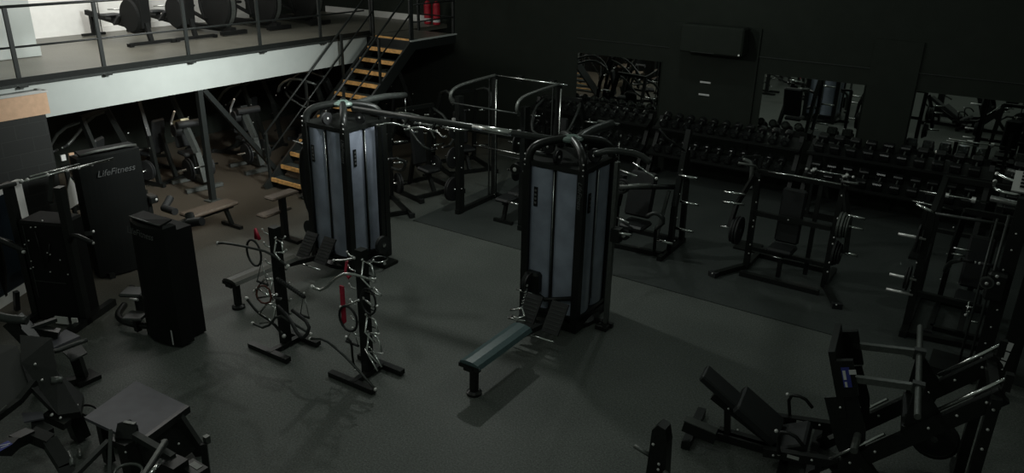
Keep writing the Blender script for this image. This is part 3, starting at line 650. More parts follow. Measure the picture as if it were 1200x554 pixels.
# K: machine behind the middle tower
t = thing('lever_machine', (-4.55, 11.3, 0), 'black standing lever machine with empty chrome pegs behind the middle tower', 'weight machine')
m = M(BLK).bar((-5.3, 11.05, .05), (-4.3, 11.15, .05), .08).bar((-5.3, 11.9, .05), (-4.3, 11.9, .05), .08).bar((-5.25, 11.0, .05), (-5.25, 11.95, .05), .08).bar((-4.3, 10.95, .05), (-4.3, 12.0, .05), .08); part('base_frame', m, t)
m = M(BLK).bars([(-4.28, 11.35, .05), (-4.22, 11.2, .9), (-4.2, 11.35, 1.75), (-4.2, 11.45, 2.1)], .08, .1)
for z in (.3, .7, 1.1, 1.5): m.bolt((-4.18, 11.25, z), (1, -1, 0))
part('upright', m, t)
part('guide_tube', M(MID).bar((-4.42, 11.05, .35), (-4.32, 11.15, 1.15), .05), t)
part('rear_upright', M(BLK).bars([(-4.3, 11.9, .05), (-4.25, 11.7, 1.2), (-4.2, 11.45, 1.8)], .08), t)
for x0, y0_, z in ((-4.2, 11.2, 1.42), (-4.15, 11.25, .98), (-4.2, 11.3, .5), (-4.45, 11.1, .3)):
    part('weight_peg', M(CHR).tube([(x0, y0_, z), (x0+.30, y0_, z)], .022), t)
m = M(BLK).tube([(-4.2, 11.3, 1.2), (-4.5, 11.0, 1.22), (-4.95, 10.8, 1.18)], .04).use(MID).tube([(-4.55, 10.97, 1.24), (-5.0, 10.78, 1.18)], .045); part('lever_arm', m, t)
part('lever_arm', M(BLK).tube([(-4.2, 11.3, 1.8), (-4.5, 11.3, 1.95), (-4.6, 11.2, 2.1)], .015), t)
m = M(VIN).pad((-4.85, 11.3, .95), (.45, .12, .75), R=Matrix.Rotation(-.25, 3, 'X')); part('backrest', m, t)
part('seat', M(VIN).pad((-4.8, 11.05, .5), (.42, .42, .09)), t)
m = M(BLK).bars([(-5.2, 11.1, .05), (-5.1, 10.95, .8), (-5.0, 10.9, 1.35)], .08); part('side_upright', m, t)
m = M(RUB).lathe((-4.98, 10.80, 1.18), (0, 1, 0), [(.12, 0), (.1, .03), (.12, .06)], 20); m.use(MID)
m.lathe((-4.98, 10.795, 1.18), (0, -1, 0), [(.09, 0), (.09, .004)], 20).use(RUB).lathe((-4.98, 10.79, 1.18), (0, -1, 0), [(.075, 0), (.075, .004)], 20).use(MID)
for k in range(5): m.bar((-4.98, 10.785, 1.18), (-4.98+.08*math.cos(k*1.257), 10.785, 1.18+.08*math.sin(k*1.257)), .016, .006, up=(0, 1, 0))
part('cam_wheel', m, t, 'round cam wheel with five spokes')
m = M(CHR).tube([(-5.1, 10.9, 1.42), (-4.75, 10.85, 1.38)], .02).tube([(-5.1, 10.9, .62), (-4.8, 10.8, .6)], .018); part('handle', m, t)
t = thing('roller_pad', (-4.45, 10.95, .55), 'dark grey curved pad beside the standing lever machine', 'pad')
part('pad', M(GRY).tube([(-4.55, 10.9, .75), (-4.4, 10.9, .85), (-4.25, 10.95, .72), (-4.4, 10.95, .55)], .035, smooth_path=1), t)
part('stem', M(BLK).bar((-4.4, 10.95, .55), (-4.45, 11.1, .05), .05), t)

# L: plate loaded press with backrest, right of the middle
t = thing('chest_press_machine', (-2.5, 11.5, 0), 'black plate loaded press with tall back pad, beyond the open floor', 'weight machine')
xs = (-3.05, -1.86)
for k, x in enumerate(xs):
    s = -1 if k == 0 else 1
    m = M(BLK).bar((x, 11.55, .05), (x+s*.30, 10.92, .05), .08, .08).bar((x, 11.5, .05), (x, 12.2, .05), .08); m.use(RUB).box((x+s*.32, 10.9, .045), (.14, .08, .09), rz=s*.4).bolt((x+s*.32, 10.85, .08), (0, -1, 1)); part('foot', m, t)
    m = M(BLK).bars([(x, 11.5, .05), (x, 11.5, .8), (x+s*.02, 11.55, 1.62)], .08, .1)
    for z in (.3, .45, .75, .85, 1.15, 1.5): m.bolt((x+.03, 11.445, z), (0, -1, 0), .014)
    part('upright', m, t)
    m = M(BLK).bars([(x+s*.06, 11.45, 1.55), (x+s*.22, 11.3, 1.1), (x+s*.26, 11.2, .75)], .06); part('lever_arm', m, t)
    part('handle', M(MID).tube([(x, 11.5, 1.6), (x+s*.02, 11.3, 1.75), (x+s*.25, 11.2, 1.78)], .018), t)
    for z in (1.28, 1.12, .72):
        part('weight_peg', M(CHR).tube([(x+s*.1, 11.3, z), (x+s*.42, 11.25, z)], .02), t)
part('mid_upright', M(BLK).bars([(-2.2, 11.75, .05), (-2.2, 11.75, .8), (-2.2, 11.85, 1.58)], .06), t)
m = M(BLK).bar((-3.05, 11.5, 1.62), (-1.85, 11.5, 1.62), .07).use(CHR).tube([(-2.9, 11.42, 1.66), (-2.5, 11.40, 1.68), (-1.75, 11.42, 1.66)], .012); part('top_bar', m, t)
part('cross_bar', M(BLK).bar((-3.05, 11.45, .98), (-1.9, 11.45, .98), .07).bolt((-2.5, 11.4, .99), (0, -1, 0)).bar((-3.05, 11.5, .38), (-1.9, 11.5, .38), .06), t)
m = M(BLK).bar((-3.05, 11.2, .05), (-1.86, 11.2, .05), .09, .07).bar((-3.0, 12.1, .05), (-1.9, 12.1, .05), .08); part('base_frame', m, t)
part('backrest', M(VIN).pad((-2.52, 11.62, .98), (.36, .09, .85), R=Matrix.Rotation(-.1, 3, 'X')), t)
part('seat', M(VIN).pad((-2.52, 11.38, .52), (.38, .36, .08)), t)
part('seat_post', M(BLK).bar((-2.52, 11.4, .05), (-2.52, 11.4, .48), .06).use(CHR).tube([(-2.6, 11.2, .44), (-2.44, 11.2, .44)], .012), t)
plates((-1.78, 11.27, 1.12), (1, 0, 0), (.19, .19, .17, .17), 'the upper outer peg of the tall-backed press', 'plates on the tall-backed press', MID)
plates((-1.78, 11.28, .68), (1, 0, 0), (.19, .17, .15), 'the lower outer peg of the tall-backed press', 'plates on the tall-backed press')
plates((-3.15, 11.28, .70), (-1, 0, 0), (.22, .22, .20), 'the peg of the tall-backed press facing the middle tower', 'plates on the tall-backed press')
# storage lever behind L with bent handle
t = thing('rope_handle', (-3.3, 12.6, 1.2), 'curved grey grip hanging in front of the dumbbell rack', 'handle')
part('grip', M(MID).tube([(-3.55, 12.3, 1.55), (-3.4, 12.3, 1.5), (-3.38, 12.3, 1.3), (-3.38, 12.3, 1.05)], .035, smooth_path=1).use(SHN).ball((-3.38, 12.3, 1.1), .04), t)
part('stand', M(BLK).bar((-3.3, 12.4, 0), (-3.3, 12.4, 1.6), .06).bar((-3.3, 12.4, 1.6), (-3.55, 12.3, 1.57), .05).box((-3.3, 12.4, .02), (.4, .4, .04)), t)

# M: squat rack at the right
t = thing('squat_rack', (-.2, 10.7, 0), 'black half rack with plate pegs near the right edge', 'rack')
for x in (-.62, .35):
    m = M(BLK).box((x, 10.8, .86), (.09, .12, 1.68)); m.bolt((x-.04, 10.75, .6), (-1, -1, 0)).bolt((x-.04, 10.75, .8), (-1, -1, 0)).bolt((x-.04, 10.75, 1.0), (-1, -1, 0)); part('upright', m, t)
    part('rear_upright', M(BLK).box((x, 11.9, .95), (.08, .1, 1.88)), t)
    part('base_rail', M(BLK).bar((x, 10.5, .05), (x, 12.0, .05), .09, .09), t)
    part('top_rail', M(BLK).bar((x, 10.75, 1.70), (x, 11.95, 1.88), .07), t)
    part('safety_arm', M(BLK).bar((x, 10.8, .9), (x, 11.9, .9), .06), t)
for a_, b_, w_ in (((-.62, 12.0, .05), (.35, 12.0, .05), .09), ((-.62, 10.8, .56), (.35, 10.8, .56), .07), ((-.62, 11.9, 1.88), (.35, 11.9, 1.88), .07), ((-.6, 10.6, .05), (.4, 10.75, .05), .1)): part('cross_member', M(BLK).bar(a_, b_, w_, .07), t)
part('top_handle', M(CHR).tube([(-.82, 10.75, 1.78), (-.58, 10.7, 1.72)], .02).use(GRY).tube([(-.58, 10.7, 1.72), (.3, 10.7, 1.74)], .02), t)
for z, y in ((1.34, 10.75), (.76, 10.75), (.54, 10.75)):
    part('weight_peg', M(SHN).tube([(-.95, y, z), (-.62, y, z)], .02), t)
part('band_peg', M(CHR).tube([(-.3, 10.7, 1.32), (-.08, 10.7, 1.32)], .012).tube([(-.3, 10.7, 1.24), (-.14, 10.7, 1.24)], .012), t)
part('band_peg', M(CHR).tube([(.0, 10.6, .62), (.1, 10.6, .62)], .014).tube([(.08, 10.5, .48), (.2, 10.5, .48)], .01), t)
plates((-.70, 10.75, 1.34), (-1, 0, 0), (.18,), 'the top peg of the half rack near the right edge', 'plates on the half rack')
plates((-.70, 10.75, .76), (-1, 0, 0), (.17, .15), 'the middle peg of the half rack near the right edge', 'plates on the half rack')
tb = thing('barbell', (-.6, 13.8, 1.1), 'barbell with bright collars racked behind the half rack', 'barbell')
m = M(CHR).tube([(-1.05, 13.8, 1.10), (-.05, 13.8, 1.10)], .014); part('shaft', m, tb)
m = M(SHN).cyl((-.72, 13.8, 1.10), (-.62, 13.8, 1.10), .04).cyl((-.3, 13.8, 1.10), (-.24, 13.8, 1.10), .05); part('collar', m, tb)
t = thing('bar_stand', (-.4, 13.8, 0), 'black upright stand carrying the barbell in front of the dumbbells', 'stand')
for x in (-.9, .1): part('upright', M(BLK).box((x, 13.8, .54), (.07, .07, 1.07)).box((x, 13.8, .03), (-.15, .6, .05)), t)
part('shelf', M(BLK).box((-.4, 13.8, .5), (1.0, .08, .06)).use(CHR).tube([(-1.1, 13.5, 1.0), (-.5, 13.5, .97)], .012), t)
t = thing('bar_cradle', (-2.6, 14.65, 0), 'small black cradle standing in front of the dumbbell rack behind the tall-backed press', 'stand')
for x in (-2.9, -2.35): part('upright', M(BLK).box((x, 14.68, .44), (.05, .05, .88)), t)
part('base', M(BLK).box((-2.62, 14.68, .02), (.75, .3, .04)), t)
tb = thing('barbell', (-2.6, 14.68, .92), 'short barbell with bright collars in front of the dumbbells, behind the tall-backed press', 'barbell')
part('shaft', M(CHR).tube([(-3.05, 14.62, .91), (-2.2, 14.62, .91)], .014), tb)
m = M(SHN)
for x in (-3.02, -2.92, -2.86, -2.36, -2.3, -2.2): m.ball((x, 14.58, .93+random.uniform(-.04, .04)), .028)
m.cyl((-2.92, 14.62, .91), (-2.88, 14.62, .91), .045).cyl((-2.34, 14.62, .91), (-2.30, 14.62, .91), .045); part('collar', m, tb)
# seat inside rack
lever_machine((.0, 11.35, 0), 0, 'black padded machine standing inside the half rack', h=1.55, w=.7, peg=0, load=(), style=1, arm=GRY)
# tall cable column at the right edge
t = thing('cable_column', (.42, 9.95, 0), 'tall black cable column at the right edge with a white vertical label', 'cable machine')
m = M(BLK).box((.30, 9.98, 1.15), (.16, .12, 2.3)).box((.62, 10.2, 1.3), (.1, .3, 2.6))
part('column', m, t)
part('guide_rod', M(GRY).tube([(.18, 9.9, .1), (.18, 9.9, 2.1)], .016), t); part('guide_rod', M(GRY).tube([(.08, 10.02, .1), (.08, 10.02, 2.0)], .014), t)
m = M(BLK).box((.02, 10.0, .05), (.5, .5, .09))
for z in (.3, .5, .72, .95, 1.2, 1.45, 1.7, 1.9): m.bolt((.24+.05*((z*10) % 2), 9.91, z), (0, -1, 0), .012)
part('base', m, t)
m = M(BLK).box((.24, 9.86, 1.25), (.22, .12, .35), bev=.03).use(MID).lathe((.14, 9.79, 1.30), (0, -1, 0), [(.075, 0), (.075, .01)], 20).use(RUB).lathe((.14, 9.775, 1.30), (0, -1, 0), [(.055, 0), (.055, .01)], 20)
m.bolt((.14, 9.76, 1.30), (0, -1, 0), .02).bolt((.22, 9.79, 1.4), (0, -1, 0), .02).bolt((.25, 9.79, 1.32), (0, -1, 0), .02)
part('pulley_carriage', m, t)
m = M(CHR).tube([(.02, 9.85, 1.0), (.02, 9.83, .84), (.05, 9.83, .9)], .01).use(SHN).ball((.02, 9.83, .83), .018); part('clip', m, t)
m = M(LBL)
R = Matrix.Rotation(.1, 3, 'Y')
for k in range(3): m.box((.49+k*.012, 9.60, .42+k*.125), (.055, .006, .105), R=R)
m.use(BLK).box((.53, 9.68, .95), (.14, .14, 1.9))
part('label_post', m, t, 'black post with three white label blocks')
# handle rack high at the right edge
TG = Matrix.Translation((-.06, 0, .09))
t = thing('grip_rack', (.25, 10.25, 2.2), 'pale perforated bracket with chrome pull-up grips at the top right edge', 'pull-up bar')
m = M(LGR, TG).box((.28, 10.55, 2.24), (.16, .35, .02), R=Matrix.Rotation(.5, 3, 'X')).use(BLK)
for k in range(5): m.box((.30, 10.45+k*.05, 2.215+k*.028), (.05, .02, .02))
part('bracket', m, t)
part('grip', M(MID, TG).tube([(.02, 10.18, 2.09), (.6, 10.12, 2.07)], .035), t)
part('grip', M(CHR, TG).tube([(.02, 10.62, 2.18), (.02, 10.42, 2.16), (.08, 10.28, 2.16), (.3, 10.28, 2.15)], .018, smooth_path=1).use(SHN).ball((.02, 10.62, 2.18), .025), t)
part('grip', M(CHR, TG).tube([(.02, 10.92, 2.2), (.15, 10.8, 2.18), (.34, 10.75, 2.17)], .02, smooth_path=1).use(SHN).ball((.02, 10.92, 2.2), .026), t)
part('grip', M(MID, TG).tube([(.12, 11.1, 2.22), (.6, 11.0, 2.2)], .025), t)
part('mount', M(BLK, TG).bar((.4, 10.3, 2.1), (.55, 10.2, 2.1), .1).box((.62, 10.4, 2.15), (.08, .9, .08)), t)

# N: leg press bottom right
t = thing('leg_press', (-.7, 7.1, 0), 'large black forty-five degree leg press in the bottom right corner', 'leg press')
TL = Matrix.Translation((-.7, 7.1, 0)) @ Matrix.Rotation(math.radians(7), 4, 'Z') @ Matrix.Translation((.7, -7.1, 0))
def rl(u, y, dz=0): return V((-.90+u*.92, y, .10+u*.96+dz))
for y in (6.83, 7.47):
    m = M(BLK, TL).bar(rl(-.02, y, -.05), rl(1.42, y, -.05), .07, .14); m.use(SHN).box(rl(.10, y-.045, .0), (.10, .012, .04), R=Matrix.Rotation(-PI/4, 3, 'Y'))
    for u in (.1, .3, .5, .9, 1.1, 1.3): m.bolt(rl(u, y-.036, -.02), (0, -1, 0), .013)
    part('side_rail', m, t)
    part('guide_rod', M(CHR, TL).tube([rl(.0, y, .12), rl(.55, y, .12)], .016).use(BLK).bar(rl(.02, y, .0), rl(.02, y, .16), .06).bar(rl(.3, y, .0), rl(.3, y, .14), .05), t)
    part('guide_rod', M(CHR, TL).tube([rl(.95, y, .12), rl(1.45, y, .12)], .018).use(BLK).bar(rl(1.42, y, .0), rl(1.42, y, .16), .06), t)
    m = M(BLK, TL).bar((-1.40, y, .20), (-.72, y, .30), .07, .09).use(SHN).box((-1.12, y-.038, .25), (.11, .006, .035)); m.bolt((-1.3, y-.036, .21), (0, -1, 0)).bolt((-.95, y-.036, .28), (0, -1, 0)); part('side_frame', m, t)
m = M(BLK, TL).bar((.35, 6.8, 0.05), (.35, 6.8, 1.4), .09).bar((.35, 7.5, .05), (.35, 7.5, 1.4), .09).bar((.35, 6.7, 1.38), (.35, 7.6, 1.38), .08).bar((-1.9, 7.15, .05), (.4, 7.15, .05), .12, .08).bar((-1.2, 6.6, .05), (-1.2, 7.7, .05), .08).bar((-.95, 6.6, .05), (-.95, 7.7, .05), .08).bar((.35, 6.5, .05), (.35, 7.8, .05), .09).bar((-.6, 6.83, .5), (-.2, 6.83, .05), .08)
for y in (6.8, 7.5):
    for z in (.9, 1.1, 1.3): m.bolt((.35, y-.05, z), (0, -1, 0), .014)
part('frame', m, t)
# carriage
FN = V((-.72, 0, .70)); 
Rf = Matrix.Rotation(math.radians(-18), 3, 'Y')
m = M(BLK, TL).box((-.86, 7.15, 1.12), (.06, .62, .68), R=Rf); part('footplate', m, t)
for y in (6.84, 7.46): part('footplate_rim', M(BLK, TL).box((-.80, y, 1.22), (.16, .05, .36), R=Rf), t)
m = M(BLU, TL).box((-.80, 6.808, 1.24), (.07, .006, .20), R=Rf).use(LBL).box((-.76, 6.802, 1.31), (.06, .006, .045), R=Rf).box((-.82, 6.802, 1.26), (.025, .006, .09), R=Rf).box((-.79, 6.802, 1.17), (.02, .006, .05), R=Rf)
part('label', m, t, 'blue and white label')
for y in (6.85, 7.45): part('carriage_plate', M(BLK, TL).prism([(-.95, y, .95), (-.68, y, 1.05), (-.55, y, .72), (-.50, y, .40), (-.66, y, .28), (-.78, y, .50)], (0, .02, 0)).bolt((-.80, y-.01, .90), (0, -1, 0)).bolt((-.62, y-.01, .60), (0, -1, 0)).bolt((-.60, y-.01, .42), (0, -1, 0)), t)
for y, z in ((6.86, 1.28), (7.46, 1.32)): part('carriage_arm', M(MID, TL).bar((-.80, y, z-.07), (-.24, y, z), .05, .06), t)
m = M(MID, TL).cyl((-.22, 6.36, 1.28), (-.22, 8.05, 1.32), .028).use(GRY).box((-.22, 6.86, 1.28), (.10, .07, .10)).box((-.22, 7.46, 1.31), (.10, .07, .10)); m.bolt((-.2, 6.82, 1.1), (0, -1, 0)); part('weight_bar', m, t, 'long grey weight bar across the sled')
for y in (6.87, 7.45): part('gusset', M(BLK, TL).prism([(-.24, y, 1.32), (-.20, y, 1.32), (.04, y, 1.02), (.0, y, .85), (-.26, y, .80)], (0, .03, 0)), t)
for x, z in ((-.24, .84), (-.62, .48)): part('sled_crossbar', M(BLK, TL).bar((x, 6.83, z), (x, 7.47, z), .07), t)
part('stop_bar', M(MID, TL).cyl((-.62, 6.62, .62), (-.60, 6.95, .66), .035), t)
# seat
Rb = Matrix.Rotation(math.radians(33), 3, 'Y')
m = M(VIN, TL).pad((-1.92, 7.12, .60), (.50, .26, .08), R=Rb, r=.015); part('head_pad', m, t)
m = M(VIN, TL).pad((-1.52, 7.12, .40), (.52, .46, .10), R=Rb, r=.02); part('backrest', m, t)
m = M(VIN, TL).pad((-1.18, 7.12, .24), (.36, .46, .10), R=Matrix.Rotation(math.radians(-28), 3, 'Y'), r=.02); part('seat', m, t)
m = M(BLK, TL).bar((-2.0, 7.12, .5), (-1.25, 7.12, .08), .08).bar((-1.85, 7.12, .5), (-1.8, 7.12, .05), .06).bar((-2.15, 6.75, .05), (-2.15, 7.45, .05), .09).bar((-2.15, 7.1, .05), (-1.2, 7.1, .05), .08); m.bolt((-1.82, 7.07, .42), (0, -1, 0)).bolt((-1.7, 7.07, .2), (0, -1, 0)); part('seat_frame', m, t)
for y in (6.78, 7.5):
    m = M(BLK, TL).tube([(-1.25, y, .25), (-1.3, y, .5), (-1.15, y, .52), (-1.05, y, .42)], .018, smooth_path=1).use(SHN).ball((-1.25, y, .25), .018).ball((-1.31, y, .5), .02); part('handle', m, t)
part('step_plate', M(BLK, TL).box((-2.04, 6.85, .22), (.34, .12, .12), R=Matrix.Rotation(.15, 3, 'Y')).use(MID).box((-2.04, 6.85, .285), (.34, .11, .012), R=Matrix.Rotation(.15, 3, 'Y')), t)
for k, (x, y) in enumerate(((.02, 7.0), (.22, 6.75))):
    pass
plates(TL @ V((.10, 6.72, .34)), (0, -1, 0), (.225, .225), 'the near storage peg of the leg press', 'plates on the leg press')
plates(TL @ V((.10, 7.62, .34)), (0, 1, 0), (.225,), 'the far storage peg of the leg press', 'plates on the leg press')

# O: bottom centre machine head
t = thing('upright_post_machine', (-2.0, 5.5, 0), 'upright black machine head with side bar, cut off beside the leg press', 'weight machine')
m = M(BLK).prism([(-2.08, 5.45, 0), (-1.86, 5.45, 0), (-1.90, 5.45, .85), (-1.93, 5.45, .98), (-2.0, 5.45, 1.0), (-2.05, 5.45, .93)], (0, .12, 0))
m.bolt((-2.02, 5.44, .80), (0, -1, 0), .014).bolt((-1.95, 5.44, .62), (0, -1, 0), .014).bolt((-1.95, 5.44, .56), (0, -1, 0), .014); part('upright', m, t)
part('side_bar', M(MID).tube([(-2.22, 5.5, .66), (-2.04, 5.5, .62)], .022).tube([(-1.9, 5.45, .56), (-1.7, 5.4, .46)], .022), t)
part('base', M(BLK).box((-1.95, 5.4, .04), (.6, .9, .07)).bar((-1.95, 5.4, .05), (-1.95, 4.9, .5), .08), t)
part('foot', M(BLK).bar((-2.45, 5.35, .3), (-2.2, 5.2, .05), .04).bar((-2.2, 5.2, .05), (-1.9, 5.3, .05), .06), t)

#LEFT
# ------------------------------------------------------------------ left side
# panel machine A
t = thing('selector_machine', (-8.42, 4.95, 0), 'black selector machine with curved shroud, nearest the front left seats', 'weight machine', rz=math.radians(2)); T = LT(t)
def curved_shroud(T, w, h, th=.18, bulge=.09, z0=.03, lean=0, taper=.0):
    m = M(SHD, T); n = 12; vs = []; fs = []
    lv = [z0, .5, 1.0, h-.12, h-.03, h]
    for z in lv:
        k = 1-taper*(z/h); ins = .03 if z == h else 0
        for j in range(n+1):
            u = -1+2*j/n; vs.append((u*(w/2*k-ins), -bulge*(1-u*u)-th/2+ins, z))
        for j in range(n+1):
            u = 1-2*j/n; vs.append((u*(w/2*k-ins), th/2-ins, z))
    N = 2*(n+1)
    for r in range(len(lv)-1):
        for j in range(N): fs.append((r*N+j, r*N+(j+1) % N, (r+1)*N+(j+1) % N, (r+1)*N+j))
    fs += [tuple(reversed(range(N))), tuple(range((len(lv)-1)*N, len(lv)*N))]
    return m.add(vs, fs)
sh = part('shroud', curved_shroud(T, .70, 1.62, taper=.10), t)
m = M(MBL, T); m.prism([(-.29, -.10, 1.62), (0, -.17, 1.66), (.29, -.10, 1.62), (.27, .08, 1.64), (-.27, .08, 1.64)], (0, 0, .02)).use(GRY).tube([(-.29, -.10, 1.635), (-.15, -.16, 1.67), (.15, -.16, 1.67), (.29, -.10, 1.635)], .012); part('cap', m, sh)
Rz = T.to_3x3()
text('LifeFitness', sh, T @ V((0, -.187, 1.50)), Rz @ V((1, 0, 0)), (0, 0, 1), .12, TXT)
part('weight_frame', M(MBL, T).box((0, .22, .76), (.5, .25, 1.48)).bar((-.3, .3, .04), (-.3, -.1, .04), .08), t)
part('indicator_strip', M(LBL, T).box((.27, -.158, .16), (.02, .006, .2)), t)
m = M(BLK, T).tube([(-.3, -.05, .1), (-.6, -.2, .12), (-.9, -.15, .12), (-1.1, .1, .12)], .045, smooth_path=2).tube([(-.3, .1, .35), (-.6, .05, .42), (-.95, .15, .4)], .045, smooth_path=2).bar((-.75, .1, .04), (-.75, .1, .4), .07).bar((-.45, -.15, .04), (-.45, -.15, .25), .07); part('base_frame', m, t)
m = M(GRY, T).pad((-.68, .02, .46), (.30, .26, .05), rz=.5, r=.02); part('seat', m, t)
m = M(GRY, T).pad((-.40, -.18, .28), (.26, .24, .04), rz=.5, r=.015); part('foot_plate', m, t)
part('handle', M(SHN, T).tube([(-.56, -.12, .45), (-.42, -.10, .47)], .016), t)
m = M(RUB, T).cyl((-.05, .55, 1.52), (.05, .50, 1.40), .055).cyl((.05, .45, 1.45), (.26, .5, 1.50), .055).use(BLK).bar((0, .5, 1.42), (0, .35, 1.3), .05); part('roller_pad', m, t)
# panel machine B faces +x
t = thing('selector_machine', (-10.85, 5.85, 0), 'tall black selector machine with branded shroud beside the black block wall', 'weight machine', rz=math.radians(84)); T = LT(t); Rz = T.to_3x3()
sh = part('shroud', curved_shroud(T, .86, 1.88, taper=-.04), t)
m = M(MBL, T).prism([(-.40, -.10, 1.88), (0, -.18, 1.92), (.40, -.10, 1.88), (.38, .08, 1.90), (-.38, .08, 1.90)], (0, 0, .02)).use(MID).tube([(-.40, -.10, 1.895), (-.2, -.165, 1.93), (.2, -.165, 1.93), (.40, -.10, 1.895)], .018); part('cap', m, sh)
text('LifeFitness', sh, T @ V((0.02, -.186, 1.60)), Rz @ V((1, 0, 0)), (0, 0, 1), .13, TXT)
part('weight_frame', M(BLK, T).box((0, .25, .9), (.7, .3, 1.78)).bar((-.3, -.2, .04), (-.3, .6, .04), .08).bar((.3, -.2, .04), (.3, .6, .04), .08), t)
m = M(BLK, T).bar((.5, .0, 1.0), (.5, .0, .04), .06).box((.52, -.05, 1.02), (.14, .2, .12), bev=.02).bolt((.55, -.15, 1.02), (0, -1, 0), .02); part('side_column', m, t)
m = M(BLK, T).bars([(-.45, -.1, .75), (-.7, -.3, .85), (-.95, -.2, .70)], .06).bar((-.6, .1, .04), (-.6, .1, .8), .07).bolt((-.42, -.12, .77), (0, -1, 0), .02); part('lever_arm', m, t)
# bench & stool behind machine C
t = thing('low_bench', (-12.0, 6.6, 0), 'brown padded bench by the end of the black block wall', 'bench')
part('seat', M(VBR).pad((-11.95, 6.35, .46), (.32, .62, .07), r=.02), t); part('frame', M(BLK).bar((-11.95, 6.15, 0), (-11.95, 6.15, .42), .07).bar((-11.95, 6.55, 0), (-11.95, 6.55, .42), .07).bar((-11.95, 6.0, .2), (-11.95, 6.7, .2), .06), t)
# machine C
t = thing('selector_machine', (-10.0, 4.45, 0), 'tall black cable machine with chrome pull bar in front of the black block wall', 'weight machine', rz=math.radians(24)); T = LT(t)
m = M(MBL, T).box((.0, .1, .72), (.62, .42, 1.40), bev=.03); part('weight_housing', m, t)
m = M(GRY, T).box((-.22, -.118, .86), (.012, .006, 1.0)).box((.0, -.118, .60), (.46, .006, .014)); part('panel_seam', m, t)
for s in (-1, 1): part('upright', M(BLK, T).box((s*.36, -.05, .95), (.09, .10, 1.9)), t)
m = M(BLK, T).bar((-.36, -.4, .05), (-.36, .4, .05), .09).bar((.36, -.4, .05), (.36, .5, .05), .09); part('base_frame', m, t)
part('kick_plate', M(WHT, T).box((.12, -.2, .10), (.18, .02, .10)).box((.31, -.2, .10), (.08, .02, .10)), t, 'white kick plate')
m = M(BLK, T)
for k in range(14): m.bolt((random.uniform(-.28, .3), -.118, random.uniform(.7, 1.5)), (0, -1, 0), .01)
m.tube([(.05, -.13, .9), (.12, -.13, 1.15)], .008).tube([(-.05, -.13, 1.3), (-.02, -.13, .8)], .006); part('fittings', m, t)
m = M(BLK, T).tube([(-.4, -.15, 1.12), (-.5, -.3, 1.25), (-.3, -.32, 1.2), (-.1, -.3, 1.1)], .035, smooth_path=1).use(SHN).ball((-.1, -.32, 1.1), .025); part('arm', m, t)
m = M(BLK, T).tube([(.4, -.1, 1.2), (.55, -.2, 1.35), (.8, -.2, 1.25)], .03, smooth_path=1).use(SHN).ball((.8, -.2, 1.25), .02); part('arm', m, t)
tb = thing('pull_bar', (-10.2, 4.9, 1.9), 'long thin chrome pull bar above the cable machine at the left', 'bar')
part('shaft', M(CHR).tube([(-10.2, 4.35, 1.90), (-10.22, 5.6, 1.92)], .016).tube([(-10.25, 4.5, 1.93), (-10.25, 5.15, 1.94)], .012), tb)
m = M(SHN)
for y in (4.38, 4.45, 4.7, 4.95, 5.1): m.ball((-10.2, y, 1.91), .024)
m.ball((-10.23, 5.3, 1.9), .02); part('fittings', m, tb)
part('end_bar', M(GRY).tube([(-10.2, 4.3, 1.9), (-10.05, 3.6, 1.95)], .03), tb)
part('hanger', M(BLK).bar((-10.2, 4.75, 1.9), (-10.05, 4.6, 1.6), .05), tb)
t = thing('blade_shroud', (-10.3, 4.2, 0), 'black curved blade-shaped shroud in front of the white-framed panel', 'machine shroud')
part('panel', M(SHD).prism([(-10.78, 4.14, .25), (-10.70, 4.18, .7), (-10.72, 4.20, 1.1), (-10.80, 4.2, 1.42), (-10.88, 4.16, 1.42), (-10.86, 4.12, .9)], (.03, -.04, 0)), t)
part('foot', M(BLK).bar((-10.75, 4.2, .02), (-10.7, 4.22, .3), .06), t)

# flat bench with brown pads
t = thing('flat_bench', (-11.0, 7.4, 0), 'brown topped flat bench standing on the warm brown floor', 'bench', rz=math.radians(0))
part('seat', M(VBR).pad((-11.05, 7.55, .45), (.34, .95, .06), r=.02), t)
part('frame', M(BLK).bar((-11.05, 6.9, .36), (-11.05, 8.0, .38), .07).bar((-11.05, 7.85, .38), (-11.05, 7.95, .04), .06).bar((-11.05, 7.0, .36), (-11.05, 6.95, .04), .06), t)
part('foot', M(BLK).bar((-11.3, 7.95, .03), (-10.8, 7.95, .03), .07, .05), t); part('foot', M(BLK).bar((-11.3, 6.95, .03), (-10.8, 6.95, .03), .07, .05), t)
part('end_roller', M(RUB).cyl((-11.25, 6.85, .62), (-10.95, 6.85, .62), .06).cyl((-11.35, 7.05, .72), (-11.25, 6.85, .60), .06), t)

